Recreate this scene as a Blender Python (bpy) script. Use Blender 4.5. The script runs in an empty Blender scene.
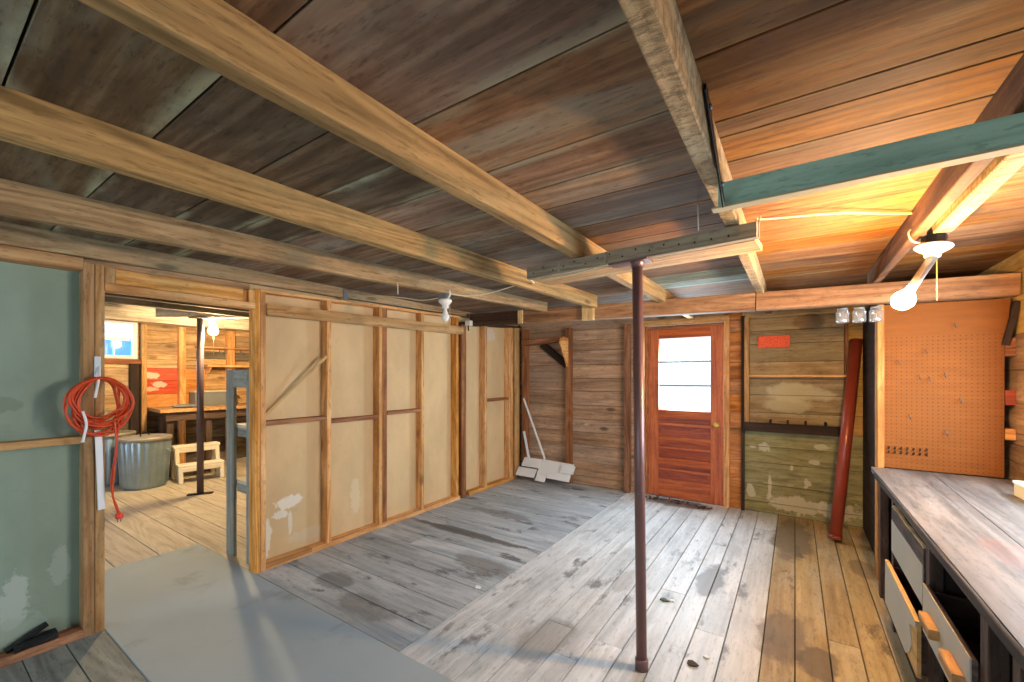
import bpy, math, random
from mathutils import Vector, Matrix
random.seed(7)
C = bpy.context.scene
COL = C.collection
PI = math.pi

# ------------------------------------------------------------------ camera, world, light, exposure
cam_d = bpy.data.cameras.new('camera'); cam = bpy.data.objects.new('camera', cam_d); COL.objects.link(cam)
cam.location = (0, 0, 1.45)
cam.rotation_euler = (PI/2, 0, math.radians(33.97))
cam_d.sensor_fit = 'HORIZONTAL'; cam_d.sensor_width = 36.0
cam_d.lens = 36.0*420/1024
cam_d.shift_y = 35/1024
cam_d.clip_start = 0.03
C.camera = cam

world = bpy.data.worlds.new('sky'); C.world = world; world.use_nodes = True
bg = world.node_tree.nodes['Background']
bg.inputs[0].default_value = (0.86, 0.94, 1.0, 1); bg.inputs[1].default_value = 1.35

C.view_settings.view_transform = 'Standard'
try: C.view_settings.look = 'None'
except Exception: pass
C.view_settings.gamma = 1.0
C.view_settings.use_curve_mapping = False
C.view_settings.exposure = 0.0

def area(name, loc, direction, sx, sy, power, color):
    d = bpy.data.lights.new(name, 'AREA'); d.shape = 'RECTANGLE'; d.size = sx; d.size_y = sy
    d.energy = power; d.color = color
    o = bpy.data.objects.new(name, d); COL.objects.link(o)
    o.location = loc
    o.rotation_euler = Vector(direction).to_track_quat('-Z', 'Y').to_euler()
    return o
# daylight coming in through the window over the bench, an unseen opening added behind the camera for soft fill, the door's glass and the side room's window
area('daylight_bench_window', (1.30, 2.80, 1.45), (-1, 0, -0.25), 1.6, 0.80, 100, (0.62, 0.82, 1.0))
area('added_rear_fill', (-1.2, -2.62, 1.20), (0, 1, 0.0), 3.9, 1.5, 62, (0.66, 0.85, 1.0))
area('daylight_door_glass', (-1.07, 5.33, 1.48), (0, -1, -0.35), 0.54, 0.86, 74, (0.66, 0.85, 1.0))
area('daylight_side_window', (-8.25, 1.70, 1.97), (1, 0, -0.2), 0.66, 0.48, 20, (0.75, 0.88, 1.0))
area('daylight_side_room_opening', (-5.6, -1.62, 1.3), (0, 1, 0), 2.2, 1.2, 45, (0.9, 0.96, 1.0))

# ------------------------------------------------------------------ materials
class NT:
    def __init__(s, name):
        s.m = bpy.data.materials.new(name); s.m.use_nodes = True
        s.t = s.m.node_tree; s.n = s.t.nodes; s.l = s.t.links
        s.b = s.n['Principled BSDF']
    def new(s, typ, **kw):
        x = s.n.new(typ)
        for k, v in kw.items(): setattr(x, k, v)
        return x
    def put(s, sock, v):
        if v is None: return
        if isinstance(v, bpy.types.NodeSocket): s.l.new(v, sock)
        else:
            if hasattr(sock.default_value, '__len__') and not hasattr(v, '__len__'): v = (v,)*len(sock.default_value)
            if hasattr(v, '__len__') and len(sock.default_value) == 4 and len(v) == 3: v = (*v, 1)
            sock.default_value = v
    def math(s, op, a, b=None, c=None, clamp=False):
        x = s.new('ShaderNodeMath', operation=op, use_clamp=clamp)
        s.put(x.inputs[0], a); s.put(x.inputs[1], b)
        if c is not None: s.put(x.inputs[2], c)
        return x.outputs[0]
    def vmath(s, op, a, b=None):
        x = s.new('ShaderNodeVectorMath', operation=op)
        s.put(x.inputs[0], a)
        if op == 'SCALE': s.put(x.inputs[3], b)
        elif b is not None: s.put(x.inputs[1], b)
        return x.outputs[1] if op in ('LENGTH', 'DISTANCE') else x.outputs[0]
    def noise(s, vec, scale=1, detail=3, rough=0.55, dist=0.0):
        x = s.new('ShaderNodeTexNoise'); s.put(x.inputs['Vector'], vec)
        x.inputs['Scale'].default_value = scale; x.inputs['Detail'].default_value = detail
        x.inputs['Roughness'].default_value = rough; x.inputs['Distortion'].default_value = dist
        return x.outputs['Fac']
    def step(s, v, lo, hi, a=0.0, b=1.0):
        x = s.new('ShaderNodeMapRange'); x.interpolation_type = 'SMOOTHSTEP'
        s.put(x.inputs[0], v); x.inputs[1].default_value = lo; x.inputs[2].default_value = hi
        x.inputs[3].default_value = a; x.inputs[4].default_value = b
        return x.outputs[0]
    def mix(s, f, a, b, mode='MIX'):
        x = s.new('ShaderNodeMix', data_type='RGBA', blend_type=mode)
        s.put(x.inputs[0], f); s.put(x.inputs[6], a); s.put(x.inputs[7], b)
        return x.outputs[2]
    def attr(s, name, vec=False):
        x = s.new('ShaderNodeAttribute', attribute_name=name)
        return x.outputs['Vector'] if vec else x.outputs['Fac']
    def pos(s):
        return s.new('ShaderNodeNewGeometry').outputs['Position']
    def xyz(s, v):
        x = s.new('ShaderNodeSeparateXYZ'); s.put(x.inputs[0], v); return x.outputs
    def ellipses(s, col, a, b, lst, wscale=4.5, wamp=1.3, lo=0.72, hi=1.05):
        wob = s.math('SUBTRACT', s.noise(s.pos(), wscale, 5, 0.65), 0.5)
        for (sx, sy, rx, ry, sc_, am) in lst:
            dx = s.math('DIVIDE', s.math('SUBTRACT', a, sx), rx); dy = s.math('DIVIDE', s.math('SUBTRACT', b, sy), ry)
            d = s.math('SQRT', s.math('ADD', s.math('MULTIPLY', dx, dx), s.math('MULTIPLY', dy, dy)))
            d = s.math('ADD', d, s.math('MULTIPLY', wob, wamp))
            col = s.mix(s.math('MULTIPLY', s.step(d, lo, hi, 1, 0), am), col, sc_)
        return col
    def bump(s, h, strength=0.3, dist=0.004):
        x = s.new('ShaderNodeBump'); x.inputs['Strength'].default_value = strength; x.inputs['Distance'].default_value = dist
        s.put(x.inputs['Height'], h); s.l.new(x.outputs[0], s.b.inputs['Normal'])

def srgb(h):
    def f(c): c /= 255; return c/12.92 if c <= .04045 else ((c+.055)/1.055)**2.4
    return tuple(f(int(h[i:i+2], 16)) for i in (0, 2, 4))

def wood(name, dark, mid, light, var=0.35, knots=0.5, over=None, edge=None, chips=None, saw=0.0, stains=None, rough=0.8, grain=1.0, spec=0.3, bump=0.45, dirt=0.4, ring=0.24, axes=(0, 1), wsc=4.5, wam=1.3, edge_w=(0.72, 1.05)):
    """procedural timber: grain runs along attribute gc.x, each board shifted by its own rnd.
    over=(colour, amount, scale) weathering streaks, edge=(colour, amount) rubbed edges, chips=(colour, lo, hi, scale) worn paint, stains=[(x,y,rx,ry,colour,amount)] spills at their place"""
    s = NT(name)
    gc = s.attr('gc', True); rnd = s.attr('rnd'); hw = s.attr('hw')
    off = s.vmath('MULTIPLY', s.vmath('ADD', (0, 0, 0), rnd), (31.7, 17.3, 9.1))
    p = s.vmath('ADD', gc, off)
    g1 = s.noise(s.vmath('MULTIPLY', p, (1.6, 34*grain, 34*grain)), 1, 5, 0.62)
    g2 = s.noise(s.vmath('MULTIPLY', p, (0.55, 8*grain, 8*grain)), 1, 3, 0.5, 0.6)
    g3 = s.noise(s.vmath('MULTIPLY', p, (0.42, 4.6*grain, 4.6*grain)), 1, 2, 0.4, 0.4)
    ring_ = s.math('ABSOLUTE', s.math('SUBTRACT', s.math('FRACT', s.math('MULTIPLY', g3, 13)), 0.5))
    v = s.math('ADD', s.math('ADD', s.math('MULTIPLY', g1, 0.48), s.math('MULTIPLY', g2, 0.38)), s.math('ADD', s.math('MULTIPLY', ring_, ring), 0.07-ring*0.25))
    r = s.new('ShaderNodeValToRGB'); s.put(r.inputs[0], v)
    e = r.color_ramp.elements
    e[0].position = 0.36; e[0].color = (*dark, 1); e[1].position = 0.63; e[1].color = (*light, 1)
    x = r.color_ramp.elements.new(0.49); x.color = (*mid, 1)
    col = r.outputs[0]
    if over:
        oc, amt, sc = over
        bl = s.noise(s.vmath('MULTIPLY', p, (0.9*sc, 4.5*sc, 4.5*sc)), 1, 4, 0.6, 0.3)
        col = s.mix(s.math('MULTIPLY', s.step(bl, 0.47, 0.66), amt), col, oc)
    if knots:
        kv = s.new('ShaderNodeTexVoronoi'); s.put(kv.inputs['Vector'], s.vmath('MULTIPLY', p, (1.7, 4.2, 4.2))); kv.inputs['Scale'].default_value = 1.0
        col = s.mix(s.math('MULTIPLY', s.step(kv.outputs['Distance'], 0.05, 0.15, 1, 0), knots), col, tuple(c*0.35 for c in dark))
    hs = s.new('ShaderNodeHueSaturation'); s.put(hs.inputs['Color'], col)
    fr = s.math('FRACT', s.math('MULTIPLY', rnd, 7.31))
    s.put(hs.inputs['Value'], s.math('ADD', s.math('MULTIPLY', fr, 2*var), 1-var))
    fr2 = s.math('FRACT', s.math('MULTIPLY', rnd, 3.17))
    s.put(hs.inputs['Saturation'], s.math('ADD', s.math('MULTIPLY', fr2, var*1.2), 1-var*0.6))
    col = hs.outputs[0]
    if edge:
        ec, amt = edge
        y = s.math('ABSOLUTE', s.xyz(gc)[1])
        em = s.step(s.math('DIVIDE', y, s.math('MAXIMUM', hw, 0.001)), 0.62, 0.98)
        en = s.step(s.noise(s.vmath('MULTIPLY', p, (1.7, 5, 5)), 1, 3), 0.46, 0.62)
        col = s.mix(s.math('MULTIPLY', s.math('MULTIPLY', em, en), amt), col, ec)
    if chips:
        cc, lo, hi, sc = chips
        cn = s.noise(s.vmath('MULTIPLY', p, (2.2*sc, 5*sc, 5*sc)), 1, 6, 0.68)
        col = s.mix(s.step(cn, lo, hi), col, cc)
    fleck = s.noise(s.vmath('MULTIPLY', p, (14, 60, 60)), 1, 4, 0.7)
    col = s.mix(s.math('MULTIPLY', s.step(fleck, 0.34, 0.47, 1, 0), dirt), col, tuple(c*0.4 for c in dark))
    smear = s.noise(s.vmath('MULTIPLY', p, (2.5, 3.5, 3.5)), 1, 6, 0.7)
    col = s.mix(s.math('MULTIPLY', s.step(smear, 0.36, 0.50, 1, 0), dirt*0.8), col, tuple(c*0.7 for c in dark))
    if stains:
        px = s.xyz(s.pos())
        col = s.ellipses(col, px[axes[0]], px[axes[1]], stains, wsc, wam, *edge_w)
    h = g1
    if saw:
        sw = s.noise(s.vmath('MULTIPLY', p, (42, 16, 16)), 1, 5, 0.75)
        h = s.math('ADD', g1, s.math('MULTIPLY', sw, saw*1.6))
        col = s.mix(s.math('MULTIPLY', s.step(sw, 0.40, 0.56, 1, 0), min(0.75, saw*0.6)), col, tuple(c*0.45 for c in dark))
    s.put(s.b.inputs['Base Color'], col)
    s.put(s.b.inputs['Roughness'], s.math('ADD', s.math('MULTIPLY', g1, 0.3), rough-0.15))
    s.b.inputs['Specular IOR Level'].default_value = spec
    s.bump(h, bump, 0.004)
    return s.m

def plain(name, col, rough=0.5, metal=0.0, var=0.12, scale=6.0, spots=None, bump=0.0, spec=0.4, stretch=(1, 1, 1)):
    """paint, metal or plastic with slight mottling; spots=(colour, lo, hi, scale)"""
    s = NT(name)
    P = s.vmath('MULTIPLY', s.pos(), stretch)
    n = s.noise(P, scale, 4, 0.6)
    c = s.mix(n, tuple(x*(1-var) for x in col), tuple(min(1, x*(1+var)) for x in col))
    if spots:
        sc, lo, hi, k = spots
        c = s.mix(s.step(s.noise(P, k, 5, 0.65), lo, hi), c, sc)
    s.put(s.b.inputs['Base Color'], c)
    s.b.inputs['Roughness'].default_value = rough; s.b.inputs['Metallic'].default_value = metal
    s.b.inputs['Specular IOR Level'].default_value = spec
    if bump: s.bump(s.noise(P, scale*6, 3), bump, 0.003)
    return s.m

def drywall(name, col, patches):
    s = NT(name); P = s.pos(); px = s.xyz(P)
    n = s.noise(s.vmath('MULTIPLY', P, (1, 1, 0.5)), 2.2, 5, 0.6)
    c = s.mix(s.step(n, 0.3, 0.7), tuple(x*0.86 for x in col), tuple(min(1, x*1.08) for x in col))
    c = s.mix(s.math('MULTIPLY', s.step(s.noise(P, 16, 4, 0.7), 0.60, 0.70), 0.25), c, tuple(x*0.7 for x in col))
    c = s.ellipses(c, px[1], px[2], patches, 14, 1.9, 0.70, 0.95)
    s.put(s.b.inputs['Base Color'], c); s.b.inputs['Roughness'].default_value = 0.8
    s.bump(s.noise(P, 60, 3), 0.08, 0.002)
    return s.m

def glass(name, tint=(1, 1, 1), gloss=0.1):
    s = NT(name); s.n.remove(s.b)
    tr = s.new('ShaderNodeBsdfTransparent'); tr.inputs[0].default_value = (*tint, 1)
    gl = s.new('ShaderNodeBsdfGlossy'); gl.inputs['Roughness'].default_value = 0.03
    mx = s.new('ShaderNodeMixShader'); mx.inputs[0].default_value = gloss
    s.l.new(tr.outputs[0], mx.inputs[1]); s.l.new(gl.outputs[0], mx.inputs[2])
    s.l.new(mx.outputs[0], s.n['Material Output'].inputs[0])
    return s.m

def emit(name, col, strength):
    s = NT(name); s.n.remove(s.b)
    e = s.new('ShaderNodeEmission'); e.inputs[0].default_value = (*col, 1); e.inputs[1].default_value = strength
    s.l.new(e.outputs[0], s.n['Material Output'].inputs[0])
    return s.m

H = srgb
M = {}
M['ceil_dark'] = wood('ceiling_boards_dark', H('443525'), H('66523b'), H('88745a'), 0.20, 0.6, over=(H('8a8a78'), 0.45, 1.0), edge=(H('b4b696'), 0.75), grain=0.7, ring=0.12)
M['ceil_mid'] = wood('ceiling_boards_plum', H('54402f'), H('7b5d46'), H('9c8468'), 0.28, 0.5, over=(H('8b8a7d'), 0.55, 1.0), edge=(H('a9a48a'), 0.5), ring=0.14, grain=0.8)
M['ceil_bulb_warm'] = wood('ceiling_boards_bulb_warm', H('553518'), H('7d5228'), H('9c6e3a'), 0.22, 0.5, over=(H('75684f'), 0.45, 1.1), edge=(H('9c8c66'), 0.3), ring=0.18, grain=0.9)  # the bulb's warm light is put into this board colour
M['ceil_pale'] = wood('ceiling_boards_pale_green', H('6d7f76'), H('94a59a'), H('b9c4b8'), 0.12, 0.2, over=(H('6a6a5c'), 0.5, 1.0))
M['grey_joist'] = wood('grey_joist', H('5f584c'), H('80786a'), H('9c9484'), 0.15, 0.3)
M['joist'] = wood('joist_timber', H('82663a'), H('ae8a54'), H('caa66a'), 0.10, 0.6, over=(H('9c9064'), 0.30, 1.2), grain=0.8)
M['joist_old'] = wood('joist_timber_old', H('755939'), H('a08056'), H('bc9d70'), 0.12, 0.6, over=(H('7d7a62'), 0.35, 1.2), grain=0.8)
M['joist_rough'] = wood('joist_rough_sawn', H('84704c'), H('b2976c'), H('ccb48a'), 0.08, 0.2, saw=1.0, grain=0.7, bump=0.9)
M['joist_brown'] = wood('joist_brown', H('4e3522'), H('755236'), H('94704c'), 0.08, 0.4, saw=0.35, grain=0.8)
M['girder'] = wood('girder_timber', H('6d4a2e'), H('946a46'), H('b0865e'), 0.06, 0.5, over=(H('8f6a48'), 0.3, 1.0))
M['girder_dark'] = wood('girder_timber_dark', H('35241a'), H('4a3324'), H('5c4230'), 0.06, 0.3)
M['header_flat'] = wood('header_flat_plank', H('94704a'), H('bb9464'), H('d2b184'), 0.04, 0.2, over=(H('c9bd98'), 0.5, 1.2))
M['header'] = wood('header_grey', H('857864'), H('ac9f88'), H('c4b89e'), 0.12, 0.2, over=(H('8a8272'), 0.4, 1.0))
M['stud'] = wood('stud_timber', H('b0783f'), H('dc9d58'), H('efc083'), 0.12, 0.7, grain=0.9)
M['stud_dark'] = wood('stud_timber_dark', H('6b4029'), H('93603f'), H('b07e58'), 0.12, 0.5)
M['stud_tan'] = wood('stud_timber_tan', H('92683f'), H('b68a58'), H('cba572'), 0.10, 0.7, over=(H('8f8360'), 0.35, 1.3))
M['wall_brown'] = wood('back_wall_boards', H('7d614c'), H('a98a6e'), H('c8aa8e'), 0.15, 0.8, ring=0.08, grain=0.8, over=(H('a08e78'), 0.45, 1.2), chips=(H('c9b79a'), 0.68, 0.72, 1.0))
M['wall_grey'] = wood('back_wall_boards_grey', H('7d6c4e'), H('a18c68'), H('bca882'), 0.14, 0.7, over=(H('b2ac8a'), 0.5, 1.0), ring=0.12, axes=(0, 2), wsc=5, wam=1.5, stains=[(0.02, 1.28, 0.30, 0.11, H('c9c6a4'), 0.7), (-0.05, 1.15, 0.24, 0.08, H('c4c09c'), 0.6), (0.12, 2.0, 0.16, 0.08, H('6a523a'), 0.6)])
M['wall_orange'] = wood('door_side_boards', H('9a5f34'), H('c08048'), H('d39a62'), 0.14, 0.6, over=(H('7a5a3c'), 0.6, 2.2))
M['wall_olive'] = wood('olive_painted_boards', H('757249'), H('8f8b60'), H('a29e76'), 0.07, 0.1, over=(H('b3a97e'), 0.6, 1.3), chips=(H('b9b28c'), 0.66, 0.70, 1.0), axes=(0, 2), wsc=16, wam=2.0, edge_w=(0.7, 0.9), stains=[(cx, cz, rx, rz, H('c9c4aa'), 0.75) for cx, cz, rx, rz in ((-0.27, 0.70, 0.07, 0.05), (-0.38, 0.69, 0.04, 0.02), (-0.40, 0.22, 0.055, 0.09), (-0.22, 0.30, 0.018, 0.15), (-0.03, 0.50, 0.02, 0.04), (0.22, 0.74, 0.08, 0.03), (0.17, 0.58, 0.06, 0.03), (0.10, 0.36, 0.04, 0.06), (0.0, 0.12, 0.3, 0.10), (0.35, 0.12, 0.2, 0.10), (0.36, 0.6, 0.03, 0.02))])
M['wall_yellow'] = wood('yellow_painted_boards', H('b08c4a'), H('c49f58'), H('d0ae6a'), 0.06, 0.1)
M['wall_side'] = wood('side_room_boards', H('8f714e'), H('c09c70'), H('dcbe92'), 0.15, 0.6, over=(H('8f7a60'), 0.55, 1.4))
M['wall_red'] = wood('side_room_boards_red', H('b0442a'), H('c8543a'), H('d06a48'), 0.06, 0.0, axes=(1, 2), wsc=9, wam=1.6, stains=[(2.24, 1.46, 0.10, 0.05, H('e6cfc0'), 0.9), (2.32, 1.32, 0.09, 0.05, H('e6cfc0'), 0.8), (2.22, 1.25, 0.10, 0.04, H('e2c6b4'), 0.8)])
M['wall_amber'] = wood('side_room_boards_amber', H('c07a38'), H('d08e48'), H('dc9e58'), 0.06, 0.2)
M['wall_under'] = wood('side_room_boards_grey', H('4e4438'), H('6e6252'), H('8c8070'), 0.25, 0.2, over=(H('a09886'), 0.5, 1.3))
ST = [(-0.02, 4.56, 0.17, 0.62, H('6a5f4c'), 0.75), (-0.50, 3.27, 0.085, 0.30, H('726f68'), 0.95), (-0.06, 2.80, 0.13, 0.30, H('6d6250'), 0.7),
      (0.10, 2.62, 0.10, 0.16, H('5f5444'), 0.75), (-1.15, 2.05, 0.13, 0.25, H('7f7c76'), 0.6), (-1.10, 5.02, 0.42, 0.16, H('54483a'), 0.8), (-1.0, 2.9, 0.06, 0.22, H('8a8780'), 0.5), (0.42, 4.1, 0.09, 0.2, H('6b5a40'), 0.6)]
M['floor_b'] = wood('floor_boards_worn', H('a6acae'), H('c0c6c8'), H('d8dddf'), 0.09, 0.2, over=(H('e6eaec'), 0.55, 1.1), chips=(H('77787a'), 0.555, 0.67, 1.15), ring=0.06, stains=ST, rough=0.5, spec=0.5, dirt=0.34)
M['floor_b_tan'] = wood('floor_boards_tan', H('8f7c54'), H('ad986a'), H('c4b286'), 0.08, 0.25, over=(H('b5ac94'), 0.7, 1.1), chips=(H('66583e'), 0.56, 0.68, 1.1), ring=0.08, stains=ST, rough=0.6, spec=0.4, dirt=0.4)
SA = [(-2.55, 2.98, 0.75, 0.07, H('4c4a46'), 0.8), (-2.0, 2.55, 0.30, 0.12, H('706d66'), 0.6), (-2.7, 1.78, 0.18, 0.12, H('55534e'), 0.55), (-2.25, 1.68, 0.3, 0.10, H('5d5b55'), 0.5), (-2.6, 3.6, 0.4, 0.1, H('6a6a68'), 0.6)]
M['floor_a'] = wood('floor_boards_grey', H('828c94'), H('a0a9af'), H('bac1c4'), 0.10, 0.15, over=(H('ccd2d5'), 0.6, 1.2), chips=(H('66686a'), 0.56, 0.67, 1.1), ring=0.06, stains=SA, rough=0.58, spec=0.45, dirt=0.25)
M['floor_side'] = wood('side_room_floor_boards', H('9d9482'), H('bab09c'), H('ccc3b0'), 0.09, 0.1, over=(H('c4bca8'), 0.4, 0.8), rough=0.6, dirt=0.2)
M['floor_near'] = wood('near_floor_boards', H('6c716e'), H('858b88'), H('979d98'), 0.08, 0.1, over=(H('9aa09a'), 0.4, 0.8), rough=0.65)
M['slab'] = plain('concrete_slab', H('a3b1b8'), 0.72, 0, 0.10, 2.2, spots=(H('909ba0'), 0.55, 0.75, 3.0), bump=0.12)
M['backing'] = plain('dark_backing', H('1c1814'), 0.9)
W_ = H('e2dccb')
M['drywall_tan'] = drywall('drywall_tan', H('d6b98a'), [(1.80, 0.44, 0.12, 0.06, W_, 0.9), (1.72, 0.36, 0.07, 0.035, W_, 0.8), (1.62, 0.22, 0.04, 0.16, W_, 0.8), (1.80, 0.27, 0.018, 0.14, W_, 0.6), (1.95, 0.14, 0.2, 0.06, H('c9bfa6'), 0.4), (2.4, 0.35, 0.06, 0.22, H('e0cfae'), 0.5), (4.45, 2.0, 0.15, 0.1, H('d8d0c4'), 0.6)])
M['drywall_green'] = drywall('drywall_green', H('8c9f8f'), [(0.36, 0.27, 0.07, 0.17, H('b4c0b8'), 0.75), (0.53, 0.40, 0.05, 0.11, H('a9b6ab'), 0.6), (0.30, 0.12, 0.2, 0.08, H('9fae9f'), 0.6), (0.30, 1.30, 0.10, 0.06, H('6f7d6c'), 0.5)])
M['patch'] = plain('plaster_patch', H('ded8c6'), 0.9, 0, 0.06, 9)
M['outer'] = plain('outer_wall_boards', H('8a7a66'), 0.85, 0, 0.1, 3)
M['door_red'] = wood('door_varnished_fir', H('8e3f1a'), H('b2561f'), H('c66c30'), 0.05, 0.0, rough=0.4, spec=0.5, grain=1.1)
M['door_panel'] = wood('door_panel_fir', H('6e2a16'), H('8f3c1f'), H('a8502b'), 0.06, 0.0, rough=0.4, spec=0.5)
M['dark_wood'] = wood('dark_brown_wood', H('231a16'), H('33261f'), H('453529'), 0.08, 0.2)
M['bench_frame'] = wood('bench_frame_wood', H('3a2c24'), H('55433a'), H('6e5a4e'), 0.10, 0.3)
M['bench_top'] = wood('bench_top_planks', H('494643'), H('605d5a'), H('767370'), 0.04, 0.1, over=(H('8c847c'), 0.5, 1.2), chips=(H('7d5646'), 0.64, 0.76, 0.6), stains=[(0.66, 2.25, 0.08, 0.22, H('83584a'), 0.3), (0.8, 1.9, 0.1, 0.25, H('6a5a4e'), 0.5)], rough=0.5, spec=0.55)
M['bench_edge'] = wood('bench_edge_dark', H('2a2420'), H('3c342e'), H('4d433b'), 0.05, 0.0)
M['drawer_grey'] = plain('drawer_grey_paint', H('b4b5a8'), 0.6, 0, 0.08, 5, spots=(H('7f7c6c'), 0.66, 0.74, 22))
M['raw_edge'] = wood('raw_pale_wood', H('b8945a'), H('d0ae74'), H('dcc08c'), 0.05, 0.0)
M['peg_stud'] = wood('orange_stud', H('9a6230'), H('c08448'), H('d09a5c'), 0.05, 0.4)
M['teal'] = wood('teal_painted_board', H('82a898'), H('92baa8'), H('a2c6b6'), 0.04, 0.0, over=(H('5a6f66'), 0.3, 1.5))
M['teal_edge'] = plain('pale_edge', H('b0a888'), 0.8)
M['steel_post'] = plain('painted_steel_post', H('7a5a58'), 0.38, 0.25, 0.15, 14, spots=(H('8d8078'), 0.66, 0.72, 40), spec=0.6)
M['steel_grey'] = plain('painted_steel_post_grey', H('5c5058'), 0.4, 0.3, 0.1, 10)
M['red_pipe'] = plain('red_brown_pipe', H('94402f'), 0.32, 0.1, 0.10, 9, spec=0.6)
M['iron'] = plain('dark_iron', H('2c2a28'), 0.5, 0.7, 0.15, 12)
M['steel'] = plain('grey_steel', H('8d9092'), 0.35, 0.8, 0.1, 9)
M['galv'] = plain('galvanised_steel', H('93a9ba'), 0.42, 0.65, 0.22, 7, spots=(H('a8b4ba'), 0.55, 0.75, 24))
M['galv_lid'] = plain('galvanised_lid', H('a09c8e'), 0.5, 0.4, 0.12, 5)
M['white_plastic'] = plain('white_plastic', H('e6e0cf'), 0.45, 0, 0.04, 4)
M['porcelain'] = plain('white_porcelain', H('e4e0d6'), 0.25, 0, 0.03, 5)
M['white_paint'] = plain('white_painted_board', H('eef3f4'), 0.5, 0, 0.03, 5)
M['cream'] = plain('cream_cardboard', H('d9cfa8'), 0.7, 0, 0.04, 6)
M['cable'] = plain('white_cable', H('d8cfae'), 0.5, 0, 0.06, 8)
M['orange_cord'] = plain('orange_cord', H('d24a1e'), 0.4, 0, 0.08, 10)
M['orange_cord_b'] = plain('orange_cord_plug', H('ee4d2c'), 0.4, 0, 0.05, 10)
M['brass'] = plain('brass', H('d8b45a'), 0.3, 0.4, 0.05, 8)
M['black_rubber'] = plain('black_rubber', H('16181a'), 0.55, 0, 0.2, 12)
M['grey_board'] = wood('grey_painted_wood', H('747a76'), H('8a918d'), H('9da39f'), 0.06, 0.1)
M['pale_top'] = plain('pale_shelf_face', H('cdc6ae'), 0.7, 0, 0.06, 6)
M['tin_grey'] = plain('grey_tin', H('83898a'), 0.5, 0.2, 0.15, 8)
M['paper'] = plain('paper_scrap', H('e6e8e2'), 0.8)
M['leaf'] = plain('dry_leaf', H('4f5b4c'), 0.8, 0, 0.3, 30)
M['litter'] = plain('dry_leaf_brown', H('4a3a2a'), 0.9, 0, 0.4, 30)
M['glass'] = glass('window_glass', (1, 1, 1), 0.06)
M['glass_blue'] = glass('blue_window_glass', (0.42, 0.72, 0.95), 0.06)
def jar_mat():
    m = glass('jar_glass', (0.96, 0.97, 0.97), 0.16); t = m.node_tree; out = t.nodes['Material Output']; old = out.inputs[0].links[0].from_socket
    d = t.nodes.new('ShaderNodeBsdfTranslucent'); d.inputs[0].default_value = (0.9, 0.9, 0.88, 1)
    d2 = t.nodes.new('ShaderNodeBsdfDiffuse'); d2.inputs[0].default_value = (0.9, 0.9, 0.88, 1)
    a = t.nodes.new('ShaderNodeMixShader'); a.inputs[0].default_value = 0.5; t.links.new(d.outputs[0], a.inputs[1]); t.links.new(d2.outputs[0], a.inputs[2])
    b = t.nodes.new('ShaderNodeMixShader'); b.inputs[0].default_value = 0.12; t.links.new(old, b.inputs[1]); t.links.new(a.outputs[0], b.inputs[2]); t.links.new(b.outputs[0], out.inputs[0])
    return m
M['jar_glass'] = jar_mat()
M['bulb_lit'] = emit('lit_bulb', (1.0, 0.55, 0.21), 1400)
M['bulb_lit2'] = emit('lit_side_bulb', (1.0, 0.70, 0.36), 1700)
M['bulb_off'] = plain('frosted_bulb', H('e8e6e0'), 0.2, 0, 0.02, 4)
M['red_sign'] = plain('orange_red_sign', H('f0623a'), 0.6, 0, 0.1, 14, spots=(H('7a2616'), 0.57, 0.62, 75))
M['trim_blue'] = plain('white_window_paint', H('cfdbe4'), 0.5, 0, 0.04, 4)

def pegboard_mat():
    s = NT('pegboard'); P = s.pos(); px = s.xyz(P)
    n = s.noise(s.vmath('MULTIPLY', P, (2, 2, 9)), 3, 5, 0.6)
    c = s.mix(n, H('6f3f16'), H('8c5422'))
    c = s.mix(s.step(s.noise(P, 2.3, 3), 0.5, 0.7), c, H('7c491c'))
    fx = s.math('SUBTRACT', s.math('FRACT', s.math('DIVIDE', px[0], 0.0262)), 0.5)
    fz = s.math('SUBTRACT', s.math('FRACT', s.math('DIVIDE', px[2], 0.0262)), 0.5)
    d = s.math('SQRT', s.math('ADD', s.math('MULTIPLY', fx, fx), s.math('MULTIPLY', fz, fz)))
    hole = s.math('MULTIPLY', s.step(d, 0.13, 0.17, 1, 0), s.step(px[2], 1.735, 1.74, 1, 0))
    c = s.mix(s.math('MULTIPLY', hole, 0.65), c, H('4a2a16'))
    s.put(s.b.inputs['Base Color'], c); s.b.inputs['Roughness'].default_value = 0.75
    s.b.inputs['Specular IOR Level'].default_value = 0.2
    return s.m
M['pegboard'] = pegboard_mat()

# ------------------------------------------------------------------ mesh builder and object helpers
WL = {}                                                     # world origin of every object
def V(*a): return Vector(a[0] if len(a) == 1 else a)

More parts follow.
